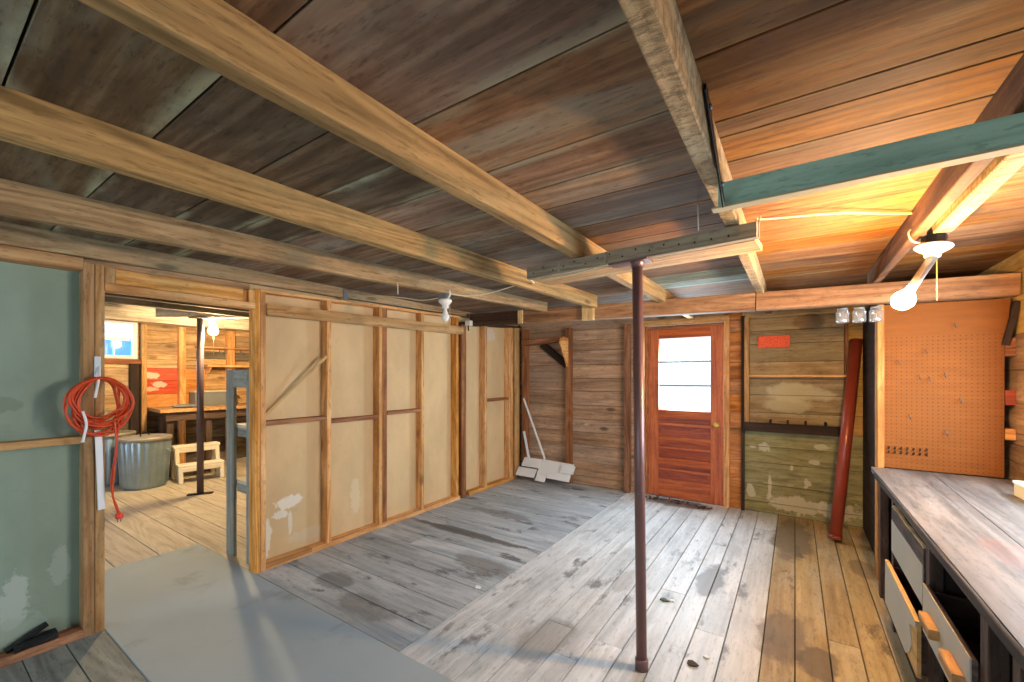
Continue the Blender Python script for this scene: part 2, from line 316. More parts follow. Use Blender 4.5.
class MB:
    def __init__(s):
        s.v = []; s.f = []; s.gc = []; s.rn = []; s.hw = []; s.mi = []; s.mats = []; s.sm = []
    def mat(s, m):
        if m not in s.mats: s.mats.append(m)
        return s.mats.index(m)
    def face(s, idx, gcs, rnd, hw, mi, smooth=False):
        s.f.append(idx); s.gc.append(gcs); s.rn.append(rnd); s.hw.append(hw); s.mi.append(mi); s.sm.append(smooth)
    def board(s, p0, p1, w, t, wdir, m, c=0.003, nseg=1, jit=0.0, rnd=None, taper=None):
        """timber from p0 to p1: width w along wdir, thickness t across it, chamfer c"""
        p0 = V(p0); p1 = V(p1); L = (p1-p0).length; X = (p1-p0)/L
        W = V(wdir); W = (W - X*W.dot(X)).normalized(); T = X.cross(W)
        if rnd is None: rnd = random.random()
        mi = s.mat(m); c = min(c, w*0.3, t*0.3)
        rings = []
        for k in range(nseg+1):
            f = k/nseg; o = p0 + X*L*f
            ww = w; tt = t
            if taper: ww = w*(1+(taper-1)*f)
            a, b = ww/2, tt/2
            sec = [(-a+c, -b), (a-c, -b), (a, -b+c), (a, b-c), (a-c, b), (-a+c, b), (-a, b-c), (-a, -b+c)] if c > 1e-5 else [(-a, -b), (a, -b), (a, b), (-a, b)]
            jj = [(random.uniform(-jit, jit), random.uniform(-jit, jit)) for _ in range(4)] if jit else None
            ring = []
            for q, (x, y) in enumerate(sec):
                if jj:
                    k2 = (q//2 if len(sec) == 4 else ((q+7)//2) % 4)
                    x2, y2 = x+jj[k2][0], y+jj[k2][1]
                else: x2, y2 = x, y
                s.v.append(o + W*x2 + T*y2); ring.append((len(s.v)-1, (L*f, x, y)))
            rings.append(ring)
        n = len(rings[0])
        for k in range(nseg):
            for i in range(n):
                a_, b_, c_, d_ = rings[k][i], rings[k][(i+1) % n], rings[k+1][(i+1) % n], rings[k+1][i]
                s.face([d_[0], c_[0], b_[0], a_[0]], [d_[1], c_[1], b_[1], a_[1]], rnd, w/2, mi)
        s.face([q[0] for q in rings[0]], [q[1] for q in rings[0]], rnd, w/2, mi)
        s.face([q[0] for q in reversed(rings[-1])], [q[1] for q in reversed(rings[-1])], rnd, w/2, mi)
        return s
    def box(s, a, b, m, c=0.003, axis=None, rnd=None):
        a = V(a); b = V(b); d = [abs(b[i]-a[i]) for i in range(3)]
        lo = [min(a[i], b[i]) for i in range(3)]; ce = [(a[i]+b[i])/2 for i in range(3)]
        if axis is None: axis = d.index(max(d))
        o = [i for i in range(3) if i != axis]
        wi = o[0] if d[o[0]] >= d[o[1]] else o[1]; ti = o[1] if wi == o[0] else o[0]
        p0 = V(ce); p1 = V(ce); p0[axis] = lo[axis]; p1[axis] = lo[axis]+d[axis]
        wd = V(0, 0, 0); wd[wi] = 1
        return s.board(p0, p1, d[wi], d[ti], wd, m, c, rnd=rnd)
    def tube(s, pts, r, m, seg=8, caps=True, smooth=True):
        pts = [V(p) for p in pts]; mi = s.mat(m); rings = []; rnd = random.random(); prev = None; acc = 0
        for i, p in enumerate(pts):
            d = (pts[min(i+1, len(pts)-1)] - pts[max(i-1, 0)]).normalized()
            if prev is None:
                up = V(0, 0, 1) if abs(d.z) < 0.9 else V(1, 0, 0); a = d.cross(up).normalized()
            else:
                a = prev - d*prev.dot(d); a.normalize()
            prev = a; b = d.cross(a)
            rr = r[i] if hasattr(r, '__len__') else r
            if i: acc += (p-pts[i-1]).length
            ring = []
            for k in range(seg):
                t = 2*PI*k/seg
                s.v.append(p + a*math.cos(t)*rr + b*math.sin(t)*rr); ring.append((len(s.v)-1, (acc, k*0.01, 0)))
            rings.append(ring)
        for i in range(len(rings)-1):
            for k in range(seg):
                a_, b_, c_, d_ = rings[i][k], rings[i][(k+1) % seg], rings[i+1][(k+1) % seg], rings[i+1][k]
                s.face([a_[0], b_[0], c_[0], d_[0]], [a_[1], b_[1], c_[1], d_[1]], rnd, 0.1, mi, smooth)
        if caps:
            s.face([q[0] for q in reversed(rings[0])], [q[1] for q in reversed(rings[0])], rnd, 0.1, mi)
            s.face([q[0] for q in rings[-1]], [q[1] for q in rings[-1]], rnd, 0.1, mi)
        return s
    def lathe(s, base, axis, prof, m, seg=24, smooth=True, flute=None):
        """prof = [(radius, height)], turned about axis at base; flute=(count, depth, h0, h1)"""
        A = V(axis).normalized(); up = V(1, 0, 0) if abs(A.x) < 0.9 else V(0, 1, 0)
        a = A.cross(up).normalized(); b = A.cross(a); base = V(base); mi = s.mat(m); rnd = random.random(); rings = []
        for (r, h) in prof:
            ring = []
            for k in range(seg):
                t = 2*PI*k/seg; rr = max(r, 1e-5)
                if flute and flute[2] <= h <= flute[3]: rr += flute[1]*(1 if math.cos(flute[0]*t) > 0 else 0)
                s.v.append(base + A*h + a*math.cos(t)*rr + b*math.sin(t)*rr); ring.append((len(s.v)-1, (h, t*0.05, 0)))
            rings.append(ring)
        for i in range(len(rings)-1):
            for k in range(seg):
                a_, b_, c_, d_ = rings[i][k], rings[i][(k+1) % seg], rings[i+1][(k+1) % seg], rings[i+1][k]
                s.face([a_[0], b_[0], c_[0], d_[0]], [a_[1], b_[1], c_[1], d_[1]], rnd, 0.1, mi, smooth)
        for ring, rev in ((rings[0], True), (rings[-1], False)):
            q = list(reversed(ring)) if rev else ring
            s.face([x[0] for x in q], [x[1] for x in q], rnd, 0.1, mi)
        return s
    def prism(s, pts, ext, m):
        """flat outline pts (3-D) pushed along ext"""
        pts = [V(p) for p in pts]; ext = V(ext); mi = s.mat(m); rnd = random.random(); n = len(pts); k = len(s.v)
        X = (pts[1]-pts[0]).normalized(); Yv = ext.normalized().cross(X)
        def g(p): d = p-pts[0]; return (d.dot(X), d.dot(Yv), d.dot(ext.normalized()))
        s.v += pts + [p+ext for p in pts]
        nrm = V(0, 0, 0)
        for i in range(n): nrm += pts[i].cross(pts[(i+1) % n])
        flip = nrm.dot(ext) > 0
        A = list(range(k, k+n)); B = list(range(k+n, k+2*n))
        def add(ix): s.face(ix, [g(s.v[i]) for i in ix], rnd, 0.1, mi)
        add(A[::-1] if flip else A); add(B if flip else B[::-1])
        for i in range(n):
            j = (i+1) % n; q = [A[i], A[j], B[j], B[i]]
            add(q if flip else q[::-1])
        return s
    def sphere(s, c, r, m, seg=20, rings=12, sc=(1, 1, 1)):
        prof = []
        c = V(c); mi = s.mat(m); rnd = random.random(); R = []
        for i in range(rings+1):
            ph = PI*i/rings; ring = []
            for k in range(seg):
                t = 2*PI*k/seg; rr = max(math.sin(ph), 1e-4)
                s.v.append(c + V(rr*math.cos(t)*r*sc[0], rr*math.sin(t)*r*sc[1], -math.cos(ph)*r*sc[2])); ring.append(len(s.v)-1)
            R.append(ring)
        for i in range(rings):
            for k in range(seg):
                q = [R[i][k], R[i][(k+1) % seg], R[i+1][(k+1) % seg], R[i+1][k]]
                s.face(q, [(0, 0, 0)]*4, rnd, 0.1, mi, True)
        return s
    def build(s, name, parent=None, origin=None):
        if parent is not None: o3 = WL[parent.name]
        elif origin is not None: o3 = V(origin)
        else: o3 = V(0, 0, 0)
        me = bpy.data.meshes.new(name)
        me.from_pydata([tuple(v-o3) for v in s.v], [], s.f)
        for m in s.mats: me.materials.append(m)
        a = me.attributes.new('gc', 'FLOAT_VECTOR', 'CORNER'); a.data.foreach_set('vector', [x for f in s.gc for g in f for x in g])
        a = me.attributes.new('rnd', 'FLOAT', 'FACE'); a.data.foreach_set('value', s.rn)
        a = me.attributes.new('hw', 'FLOAT', 'FACE'); a.data.foreach_set('value', s.hw)
        me.polygons.foreach_set('material_index', s.mi); me.polygons.foreach_set('use_smooth', s.sm)
        me.update()
        o = bpy.data.objects.new(name, me); COL.objects.link(o)
        if parent is not None: o.parent = parent
        else: o.location = o3
        WL[o.name] = o3
        return o

def tag(o, label, cat, group=None, kind=None):
    if label: o['label'] = label
    if cat: o['category'] = cat
    if group: o['group'] = group
    if kind: o['kind'] = kind
    return o
def struct(o): o['kind'] = 'structure'; return o
def thing(name, label, cat, loc, group=None):
    o = bpy.data.objects.new(name, None); COL.objects.link(o); o.location = loc; o.empty_display_size = 0.05
    WL[o.name] = V(loc); return tag(o, label, cat, group)

def splits(a, b, cuts):
    xs = [a] + sorted(c for c in cuts if a+1e-4 < c < b-1e-4) + [b]
    return list(zip(xs[:-1], xs[1:]))

def plank_wall(mb, axis, at, out, u0, u1, zs, holes, matf, t=0.022, gap=0.004, joints=()):
    """horizontal boards on the plane axis=at whose visible side faces out (+1/-1)"""
    for z0, z1 in zip(zs[:-1], zs[1:]):
        for za, zb in splits(z0, z1, [h[2] for h in holes]+[h[3] for h in holes]):
            cuts = list(joints)
            for ua, ub in splits(u0, u1, cuts+[h[0] for h in holes]+[h[1] for h in holes]):
                mu, mz = (ua+ub)/2, (za+zb)/2
                if any(h[0] < mu < h[1] and h[2] < mz < h[3] for h in holes): continue
                d = random.uniform(0, 0.004)
                lo, hi = at-out*(t+d), at-out*d
                a = (lo, ua+.001, za+gap/2) if axis == 'x' else (ua+.001, lo, za+gap/2)
                b = (hi, ub-.001, zb-gap/2) if axis == 'x' else (ub-.001, hi, zb-gap/2)
                mb.box(a, b, matf(mu, mz), 0.002, axis=(1 if axis == 'x' else 0))

def rows(z0, z1, w, j=0.03):
    r = [z0]
    while r[-1] + w*1.3 < z1: r.append(r[-1] + w + random.uniform(-j, j))
    return r + [z1]

# ------------------------------------------------------------------ floor
fl = MB()
xs = [-1.73, -1.55, -1.35, -1.215, -1.06, -0.92, -0.76, -0.60, -0.475, -0.32, -0.145, 0.0, 0.15, 0.29, 0.42, 0.60, 0.80, 1.0, 1.2]
for a, b in zip(xs[:-1], xs[1:]):
    cuts = sorted(random.uniform(1.8, 5.0) for _ in range(random.choice((0, 1, 1))))
    if abs(a+0.76) < .01: cuts = [2.95]
    y0 = 1.5 if a < 0.5 else -2.6
    for ya, yb in splits(y0, 5.2, cuts):
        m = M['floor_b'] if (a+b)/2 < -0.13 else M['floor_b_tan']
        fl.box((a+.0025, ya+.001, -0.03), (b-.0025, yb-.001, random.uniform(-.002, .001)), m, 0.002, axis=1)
ys = [1.5, 1.73, 1.98, 2.24, 2.50, 2.74, 2.99, 3.24, 3.50, 3.76, 4.0, 4.25, 4.5, 4.74, 4.98, 5.2]
for a, b in zip(ys[:-1], ys[1:]):
    cuts = [random.uniform(-3.0, -2.0)] if random.random() < 0.25 else []
    for xa, xb in splits(-3.38, -1.73, cuts):
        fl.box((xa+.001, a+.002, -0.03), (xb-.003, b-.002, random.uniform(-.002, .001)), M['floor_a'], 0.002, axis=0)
ys = [0.69-0.155*i for i in range(22)][::-1]
for a, b in zip(ys[:-1], ys[1:]):
    fl.box((-3.38, a+.002, -0.03), (0.598, b-.002, random.uniform(-.002, .001)), M['floor_near'], 0.002, axis=0)
fl.box((-3.5, -2.8, -0.08), (1.4, 5.4, -0.031), M['backing'], 0)
floor = struct(fl.build('floor'))
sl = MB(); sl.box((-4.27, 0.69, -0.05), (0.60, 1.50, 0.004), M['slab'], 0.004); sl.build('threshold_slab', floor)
sf = MB()
ys = [-1.5, -1.2, -0.93, -0.66, -0.39, -0.12, 0.15, 0.42, 0.69, 0.96, 1.23, 1.50, 1.78, 2.05, 2.33, 2.6, 2.88, 3.15, 3.43, 3.7, 3.98, 4.25, 4.5, 4.75, 5.0, 5.2]
for y, b in zip(ys[:-1], ys[1:]):
    x1 = -4.272 if 0.6 < y < 1.4 else -3.382
    for xa, xb in splits(-8.1, x1, [random.uniform(-7, -5)] if random.random() < .4 else []):
        sf.box((xa+.001, y+.003, -0.03), (xb-.001, b-.003, random.uniform(-.003, 0)), M['floor_side'], 0.002, axis=0)
sf.box((-8.3, -1.7, -0.08), (-3.5, 5.4, -0.035), M['backing'], 0)
sf.build('side_room_floor', floor)

# ------------------------------------------------------------------ ceiling
ce = MB()
def ceil_boards(x0, x1, seams, mf):
    for a, b in zip(seams[:-1], seams[1:]):
        ce.box((x0+.001, a+.003, 2.22), (x1-.001, b-.003, 2.245+random.uniform(-.002, .002)), mf((a+b)/2), 0.002, axis=0)
left = [-2.6, -2.2, -1.85, -1.5, -1.2, -0.9, -0.6, -0.35, -0.13, .17, .48, .777, 1.03, 1.28, 1.57, 1.86, 2.1, 2.32, 2.6, 2.85, 3.1, 3.35, 3.6, 3.85, 4.1, 4.4, 4.7, 5.0, 5.2]
mid = [-2.6, -2.2, -1.85, -1.5, -1.2, -0.9, -0.6, -0.35, -0.13, .17, .485, .90, 1.265, 1.497, 1.70, 2.0, 2.17, 2.335, 2.6, 2.85, 3.1, 3.35, 3.6, 3.85, 4.1, 4.4, 4.7, 5.0, 5.2]
right = [-2.6, -2.2, -1.8, -1.4, -1.0, -0.6, -0.2, .17, .485, .78, 1.10, 1.405, 1.505, 1.69, 1.98, 2.17, 2.38, 2.61, 2.85, 3.1, 3.35, 3.6, 3.85, 4.1, 4.4, 4.7, 5.0, 5.2]
ceil_boards(-3.40, -1.00, left, lambda y: M['ceil_dark'] if y < 1.2 else M['ceil_mid'])
ceil_boards(-1.00, -0.23, mid, lambda y: M['ceil_mid'] if y < 1.9 else (M['ceil_pale'] if 3.3 < y < 3.9 else M['ceil_bulb_warm']))
ceil_boards(-0.23, 1.20, right, lambda y: M['ceil_bulb_warm'])
yy = -1.5
while yy < 5.2:
    ce.box((-8.1, yy+.003, 2.36), (-3.41, yy+0.247, 2.38), M['ceil_dark'], 0.002, axis=0); yy += 0.25
ce.box((-3.6, -2.8, 2.25), (1.5, 5.4, 2.30), M['backing'], 0)
ce.box((-8.4, -1.8, 2.385), (-3.38, 5.4, 2.43), M['backing'], 0)
ce.box((-3.43, -1.6, 2.22), (-3.40, 5.25, 2.40), M['ceil_dark'], 0)
ceiling = struct(ce.build('ceiling'))
for x in (-3.9, -4.4, -4.9, -5.35, -6.9):
    j = MB(); j.box((x-.03, -1.5, 2.14), (x+.03, 5.2, 2.36), M['grey_joist'], 0.004); j.build('side_room_joist', ceiling)

# ------------------------------------------------------------------ left wall: stud partition with drywall, doorway 0.69..1.45
X0 = -3.27; SD = 0.09                                      # face of the studs, their depth
wl = MB()
def dry(y0, y1, z0, z1, m): wl.box((X0-SD-.012, y0, z0), (X0-SD, y1, z1), m, 0.001, axis=2)
dry(-2.6, -0.62, 0.0, 1.10, M['drywall_green']); dry(-2.6, -0.62, 1.103, 2.22, M['drywall_green'])
dry(-0.617, 0.62, 0.0, 1.10, M['drywall_green']); dry(-0.617, 0.62, 1.103, 2.22, M['drywall_green'])
dry(1.50, 2.72, 0.0, 2.22, M['drywall_tan']); dry(2.723, 3.86, 0.0, 2.22, M['drywall_tan']); dry(3.87, 5.2, 0.0, 2.16, M['drywall_tan'])
wl.box((X0-SD-.012, 0.62, 2.08), (X0-SD, 1.50, 2.22), M['wall_side'], 0)
wall_left = struct(wl.build('wall_left'))
def part(name, parent, a, b, m, c=0.003, axis=None, label=None):
    mb = MB(); mb.box(a, b, m, c, axis); o = mb.build(name, parent)
    if label: o['label'] = label
    return o
def stud(y0, y1, z0=0.04, z1=2.06, m='stud', dx=0.0, lab=None):
    return part('stud', wall_left, (X0-SD, y0, z0), (X0+dx, y1, z1), M[m], 0.003, 2, lab)
stud(0.602, 0.648, 0, 2.08, 'stud_tan'); stud(0.65, 0.690, 0, 2.08, 'stud_tan')
for y in (-0.70, -1.3, -1.9, -2.5): stud(y, y+.04, m='stud_tan')
stud(1.495, 1.532, 0, 2.085, 'stud'); stud(1.534, 1.572, 0, 2.085, 'stud')
stud(2.066, 2.105, 0.04, 2.10); stud(2.600, 2.637, 0.04, 2.12); stud(2.645, 2.705, 0.04, 2.12, 'stud_dark', -0.015)
stud(3.145, 3.182, 0.04, 2.13); stud(3.695, 3.735, 0, 2.15)
stud(3.80, 3.885, 0, 2.06, 'stud_dark', -0.01, 'dark reddish stud')
stud(4.235, 4.285, 0.04, 2.10); stud(4.785, 4.88, 0.04, 2.14, 'stud'); stud(4.925, 5.04, 0, 2.14, 'stud_tan')
part('sole_plate', wall_left, (X0-SD, -2.6, 0), (X0+.004, 0.602, 0.045), M['stud_dark'], 0.003, 1)
part('sole_plate', wall_left, (X0-SD, 1.572, 0), (X0+.004, 1.93, 0.045), M['stud'], 0.003, 1)
part('sole_plate', wall_left, (X0-SD, 1.93, 0), (X0+.002, 3.76, 0.042), M['stud'], 0.003, 1)
part('sole_plate', wall_left, (X0-SD, 3.93, 0), (X0+.002, 4.90, 0.042), M['stud'], 0.003, 1)
part('noggin', wall_left, (X0-SD, -0.66, 1.075), (X0-.01, 0.602, 1.115), M['stud_tan'], 0.003, 1)
part('noggin', wall_left, (X0-SD, 1.572, 1.077), (X0-.008, 2.066, 1.112), M['stud_dark'], 0.003, 1)
part('noggin', wall_left, (X0-SD, 2.105, 1.045), (X0-.008, 2.60, 1.08), M['stud_dark'], 0.003, 1)
part('noggin', wall_left, (X0-SD, 2.705, 1.072), (X0-.008, 3.145, 1.105), M['stud_dark'], 0.003, 1)
part('noggin', wall_left, (X0-SD, 4.285, 1.12), (X0-.008, 4.785, 1.155), M['stud_dark'], 0.003, 1)
mb = MB(); mb.board((X0+.01, 1.572, 1.945), (X0+.01, 3.80, 1.985), 0.092, 0.02, (0, 0, 1), M['stud_tan'], 0.002, 4, 0.001); mb.build('ribbon_board', wall_left)
mb = MB(); mb.board((X0-.045, -2.6, 2.060), (X0-.045, 0.602, 2.070), 0.070, 0.092, (0, 0, 1), M['stud_tan'], 0.003); mb.build('top_plate', wall_left)
mb = MB(); mb.board((X0-.045, 1.53, 2.080), (X0-.045, 3.76, 2.145), 0.022, 0.094, (0, 0, 1), M['stud'], 0.003); mb.build('top_plate', wall_left)
mb = MB(); mb.board((X0-.045, 3.80, 2.075), (X0-.045, 5.1, 2.15), 0.03, 0.094, (0, 0, 1), M['girder_dark'], 0.003); mb.build('top_plate', wall_left)
mb = MB(); mb.box((X0-.06, 0.735, 1.985), (X0+.002, 1.415, 2.070), M['stud'], 0.003, 1); mb.build('lintel', wall_left)
mb = MB(); mb.box((X0-SD, 0.690, 1.940), (X0+.008, 1.493, 1.983), M['stud'], 0.003, 1); mb.build('lintel', wall_left)
mb = MB(); mb.box((X0-SD, 0.690, 1.984), (X0+.004, 0.733, 2.07), M['stud_tan'], 0.002, 2); mb.build('block', wall_left)
mb = MB(); mb.box((X0-SD, 1.452, 1.984), (X0+.004, 1.493, 2.075), M['stud'], 0.002, 2); mb.build('block', wall_left)
mb = MB(); mb.board((X0-SD+.01, 1.585, 1.135), (X0+.01, 2.055, 1.615), 0.022, 0.012, (0, 1, -1), M['raw_edge'], 0.002)
tag(mb.build('wooden_lath', origin=(X0-.08, 1.585, 1.135)), 'thin pale lath leaning diagonally in the stud bay beside the doorway', 'stick')

# ------------------------------------------------------------------ back wall with the door opening
YB = 5.2
bw = MB()
DH = (-1.515, -0.655, 0.0, 2.06)
def bmat(x, z):
    if x < -1.0: return M['wall_brown']
    if x < -0.45: return M['wall_orange']
    if x < 0.42: return M['wall_olive'] if z < 0.87 else M['wall_grey']
    return M['wall_olive'] if z < 0.87 else M['wall_yellow']
zs = [0, 0.11, 0.30, 0.53, 0.70, 0.87, 1.06, 1.25, 1.42, 1.60, 1.79, 1.93, 2.07, 2.25]
plank_wall(bw, 'y', YB, -1, -3.36, 0.60, zs, [DH], bmat, joints=(-2.53, -0.47, 0.42))
bw.box((-8.3, YB+.03, 0), (DH[0], YB+.06, 2.45), M['backing'], 0); bw.box((DH[1], YB+.03, 0), (1.4, YB+.06, 2.45), M['backing'], 0)
bw.box((DH[0], YB+.03, 2.06), (DH[1], YB+.06, 2.45), M['backing'], 0)
plank_wall(bw, 'y', YB, -1, 0.60, 1.2, rows(0, 2.25, 0.2), [], lambda x, z: M['wall_brown'])
plank_wall(bw, 'y', YB, -1, -8.1, -3.4, rows(0, 2.4, 0.2), [], lambda x, z: M['wall_side'])
wall_back = struct(bw.build('wall_back'))
def bpart(name, a, b, m, axis=2): return part(name, wall_back, a, b, M[m], 0.003, axis)
bpart('stud', (-2.575, YB-.085, 0), (-2.505, YB, 2.10), 'stud_dark')
bpart('stud', (-1.765, YB-.085, 0), (-1.70, YB, 2.10), 'stud_dark')
bpart('stud', (-0.482, YB-.05, 0), (-0.452, YB, 2.10), 'dark_wood')
bpart('corner_stud', (-3.27, YB-.09, 0), (-3.20, YB, 2.12), 'stud_dark')
def seg(name, a, b, m, axis=None):
    mb = MB(); mb.box(a, b, M[m], 0.003, axis); return struct(mb.build(name))
tr = MB()
tr.box((-1.585, YB-.05, 0), (-1.530, YB, 2.05), M['stud'], 0.003, 2); tr.box((-1.528, YB-.015, 0), (-1.497, YB+.03, 2.045), M['stud_dark'], 0.003, 2)
tr.box((-0.653, YB-.045, 0), (-0.597, YB, 2.06), M['stud'], 0.003, 2)
tr.box((-1.60, YB-.04, 2.052), (-0.60, YB, 2.12), M['stud_tan'], 0.003, 0)
tr.box((-1.528, YB-.012, 2.000), (-0.655, YB+.03, 2.05), M['stud_dark'], 0.003, 0)
struct(tr.build('trim_1'))

# door, hung on its left side and standing very slightly open
DW, DHt, DT = 0.835, 2.012, 0.036
hx, hy = -1.495, YB+.005
ang = math.radians(-2.5)
dx = V(math.cos(ang), math.sin(ang), 0); dn = V(-math.sin(ang), math.cos(ang), 0)
def dp(u, n, z): return V(hx, hy, 0) + dx*u + dn*n + V(0, 0, z)
def dbox(mb, u0, u1, z0, z1, n0, n1, m, c=0.002, vert=True):
    if vert: mb.board(dp((u0+u1)/2, (n0+n1)/2, z0), dp((u0+u1)/2, (n0+n1)/2, z1), u1-u0, n1-n0, dx, m, c)
    else: mb.board(dp(u0, (n0+n1)/2, (z0+z1)/2), dp(u1, (n0+n1)/2, (z0+z1)/2), z1-z0, n1-n0, (0, 0, 1), m, c)
dm = MB(); R = M['door_red']; st = 0.128
dbox(dm, 0, st, 0.012, DHt, 0, DT, R); dbox(dm, DW-st, DW, 0.012, DHt, 0, DT, R)
for z0, z1 in ((0.012, 0.22), (0.40, 0.475), (0.665, 0.73), (0.955, 1.045), (1.90, DHt)): dbox(dm, st, DW-st, z0, z1, 0.001, DT-.001, R, vert=False)
door = struct(dm.build('door_1', origin=(hx, hy, 0)))
for z0, z1 in ((0.22, 0.40), (0.475, 0.665), (0.73, 0.955)):
    mb = MB(); dbox(mb, st, DW-st, z0, z1, 0.012, 0.026, M['door_panel'], vert=False)
    dbox(mb, st+.004, DW-st-.004, z0+(z1-z0)*0.58, z0+(z1-z0)*0.70, 0.008, 0.013, M['door_red'], 0.003, False)
    dbox(mb, st+.03, DW-st-.03, z0+.02, z0+(z1-z0)*0.5, 0.009, 0.013, M['door_panel'], 0.003, False)
    mb.build('panel', door)
for z0, z1 in ((1.045, 1.330), (1.350, 1.607), (1.627, 1.90)):
    mb = MB(); dbox(mb, st, DW-st, z0, z1, 0.016, 0.020, M['glass'], 0, False); mb.build('pane', door)
for z in (1.340, 1.617):
    mb = MB(); dbox(mb, st, DW-st, z-.010, z+.010, 0.006, 0.030, M['tin_grey'], 0.003, False); mb.build('glazing_bar', door)
mb = MB(); k = dp(DW-.062, 0, 0.905); mb.lathe(k, -dn, [(0.030, 0.0), (0.031, 0.006), (0.012, 0.008), (0.012, 0.03), (0.026, 0.036), (0.032, 0.05), (0.026, 0.064), (0.008, 0.068)], M['brass'], 20); mb.build('knob', door)
for z in (0.25, 0.98, 1.75):
    mb = MB(); mb.tube([dp(-.003, -.006, z), dp(-.003, -.006, z+.09)], 0.007, M['iron'], 8); mb.build('hinge', door)

# ------------------------------------------------------------------ right wall, wall behind the camera, side room walls
XR = 1.15
rw = MB()
RWH = [(1.95, 3.65, 1.02, 1.88)]
plank_wall(rw, 'x', XR, -1, -2.6, 5.2, rows(0, 2.25, 0.21), RWH, lambda y, z: M['wall_brown'] if z < 1.66 else M['wall_yellow'])
for a, b in (((XR+.03, -2.8, 0), (XR+.06, 1.95, 2.25)), ((XR+.03, 3.65, 0), (XR+.06, 5.4, 2.25)), ((XR+.03, 1.95, 0), (XR+.06, 3.65, 1.02)), ((XR+.03, 1.95, 1.88), (XR+.06, 3.65, 2.25))): rw.box(a, b, M['backing'], 0)
struct(rw.build('wall_right'))
w2 = MB()
for y in (1.95, 2.78, 3.61): w2.box((XR-.01, y, 1.02), (XR+.06, y+.04, 1.88), M['trim_blue'], 0.003, 2)
for z in (1.02, 1.84): w2.box((XR-.01, 1.95, z), (XR+.06, 3.65, z+.04), M['trim_blue'], 0.003, 1)
win2 = struct(w2.build('window_2'))
for y0, y1 in ((1.99, 2.78), (2.82, 3.61)):
    mb = MB(); mb.box((XR+.02, y0, 1.06), (XR+.024, y1, 1.84), M['glass'], 0); mb.build('pane', win2)
fw = MB()
plank_wall(fw, 'y', -2.5, 1, -3.4, 1.2, rows(0, 2.25, 0.21), [(-3.15, 0.75, 0.45, 1.95)], lambda y, z: M['wall_brown'])
for a, b in (((-3.6, -2.56, 0), (-3.15, -2.53, 2.25)), ((0.75, -2.56, 0), (1.3, -2.53, 2.25)), ((-3.15, -2.56, 0), (0.75, -2.53, 0.45)), ((-3.15, -2.56, 1.95), (0.75, -2.53, 2.25))): fw.box(a, b, M['backing'], 0)
struct(fw.build('wall_front'))
w3 = MB()
for x in (-3.15, -2.18, -1.22, -0.25, 0.71): w3.box((x, -2.56, 0.45), (x+.04, -2.49, 1.95), M['trim_blue'], 0.003, 2)
for z in (0.45, 1.91): w3.box((-3.15, -2.56, z), (0.75, -2.49, z+.04), M['trim_blue'], 0.003, 0)
win3 = struct(w3.build('added_rear_window'))  # unseen rear window, added to let in soft fill light
for x0 in (-3.11, -2.14, -1.18, -0.21):
    mb = MB(); mb.box((x0, -2.53, 0.49), (x0+.93, -2.526, 1.91), M['glass'], 0); mb.build('pane', win3)

XF = -8.1
sw = MB()
WH = (1.36, 2.06, 1.70, 2.24)
def smat(y, z):
    if z < 0.93: return M['wall_under']
    if 2.10 < y < 2.60 and 1.17 < z < 1.58: return M['wall_red']
    if 2.10 < y < 2.95 and z < 1.58: return M['wall_amber']
    return M['wall_side']
zs = [0, 0.2, 0.42, 0.62, 0.80, 0.95, 1.17, 1.38, 1.57, 1.76, 1.95, 2.14, 2.36]
plank_wall(sw, 'x', XF, 1, -1.5, 5.2, zs, [WH], smat, joints=(2.10, 2.59, 2.93, 3.28))
for a, b in (((XF-.06, -1.6, 0), (XF-.03, WH[0], 2.4)), ((XF-.06, WH[1], 0), (XF-.03, 5.3, 2.4)), ((XF-.06, WH[0], 0), (XF-.03, WH[1], 1.70)), ((XF-.06, WH[0], 2.24), (XF-.03, WH[1], 2.4))): sw.box(a, b, M['backing'], 0)
plank_wall(sw, 'y', -1.5, 1, -8.1, -3.4, rows(0, 2.38, 0.2), [(-6.7, -4.5, 0.7, 1.9)], lambda x, z: M['wall_side'])
for a, b in (((-8.2, -1.56, 0), (-6.7, -1.53, 2.4)), ((-4.5, -1.56, 0), (-3.36, -1.53, 2.4)), ((-6.7, -1.56, 0), (-4.5, -1.53, 0.7)), ((-6.7, -1.56, 1.9), (-4.5, -1.53, 2.4))): sw.box(a, b, M['backing'], 0)
wall_side = struct(sw.build('wall_side_room'))
def spart(name, a, b, m, axis=2): return part(name, wall_side, a, b, M[m], 0.003, axis)
spart('stud', (XF, 2.55, 0.0), (XF+.09, 2.635, 2.22), 'stud'); spart('stud', (XF, 3.22, 0), (XF+.09, 3.34, 2.22), 'stud')
spart('stud', (XF, 2.09, 0), (XF+.10, 2.15, 2.22), 'stud_tan'); spart('stud', (XF, 1.97, 0), (XF+.07, 2.07, 1.66), 'dark_wood')
spart('stud', (XF, 4.2, 0), (XF+.09, 4.28, 2.22), 'stud')
spart('top_plate', (XF, -1.5, 2.25), (XF+.10, 5.2, 2.35), 'door_red', 1)
spart('sill_ledge', (XF, 1.3, 1.63), (XF+.08, 2.09, 1.70), 'stud_dark', 1)
w1 = MB()
for (y0, y1, z0, z1) in ((1.36, 1.42, 1.70, 2.24), (2.00, 2.06, 1.70, 2.24), (1.42, 2.0, 1.70, 1.75), (1.42, 2.0, 2.20, 2.24), (1.42, 2.0, 1.965, 2.0)): w1.box((XF-.03, y0, z0), (XF+.03, y1, z1), M['trim_blue'], 0.003)
win1 = struct(w1.build('window_1'))
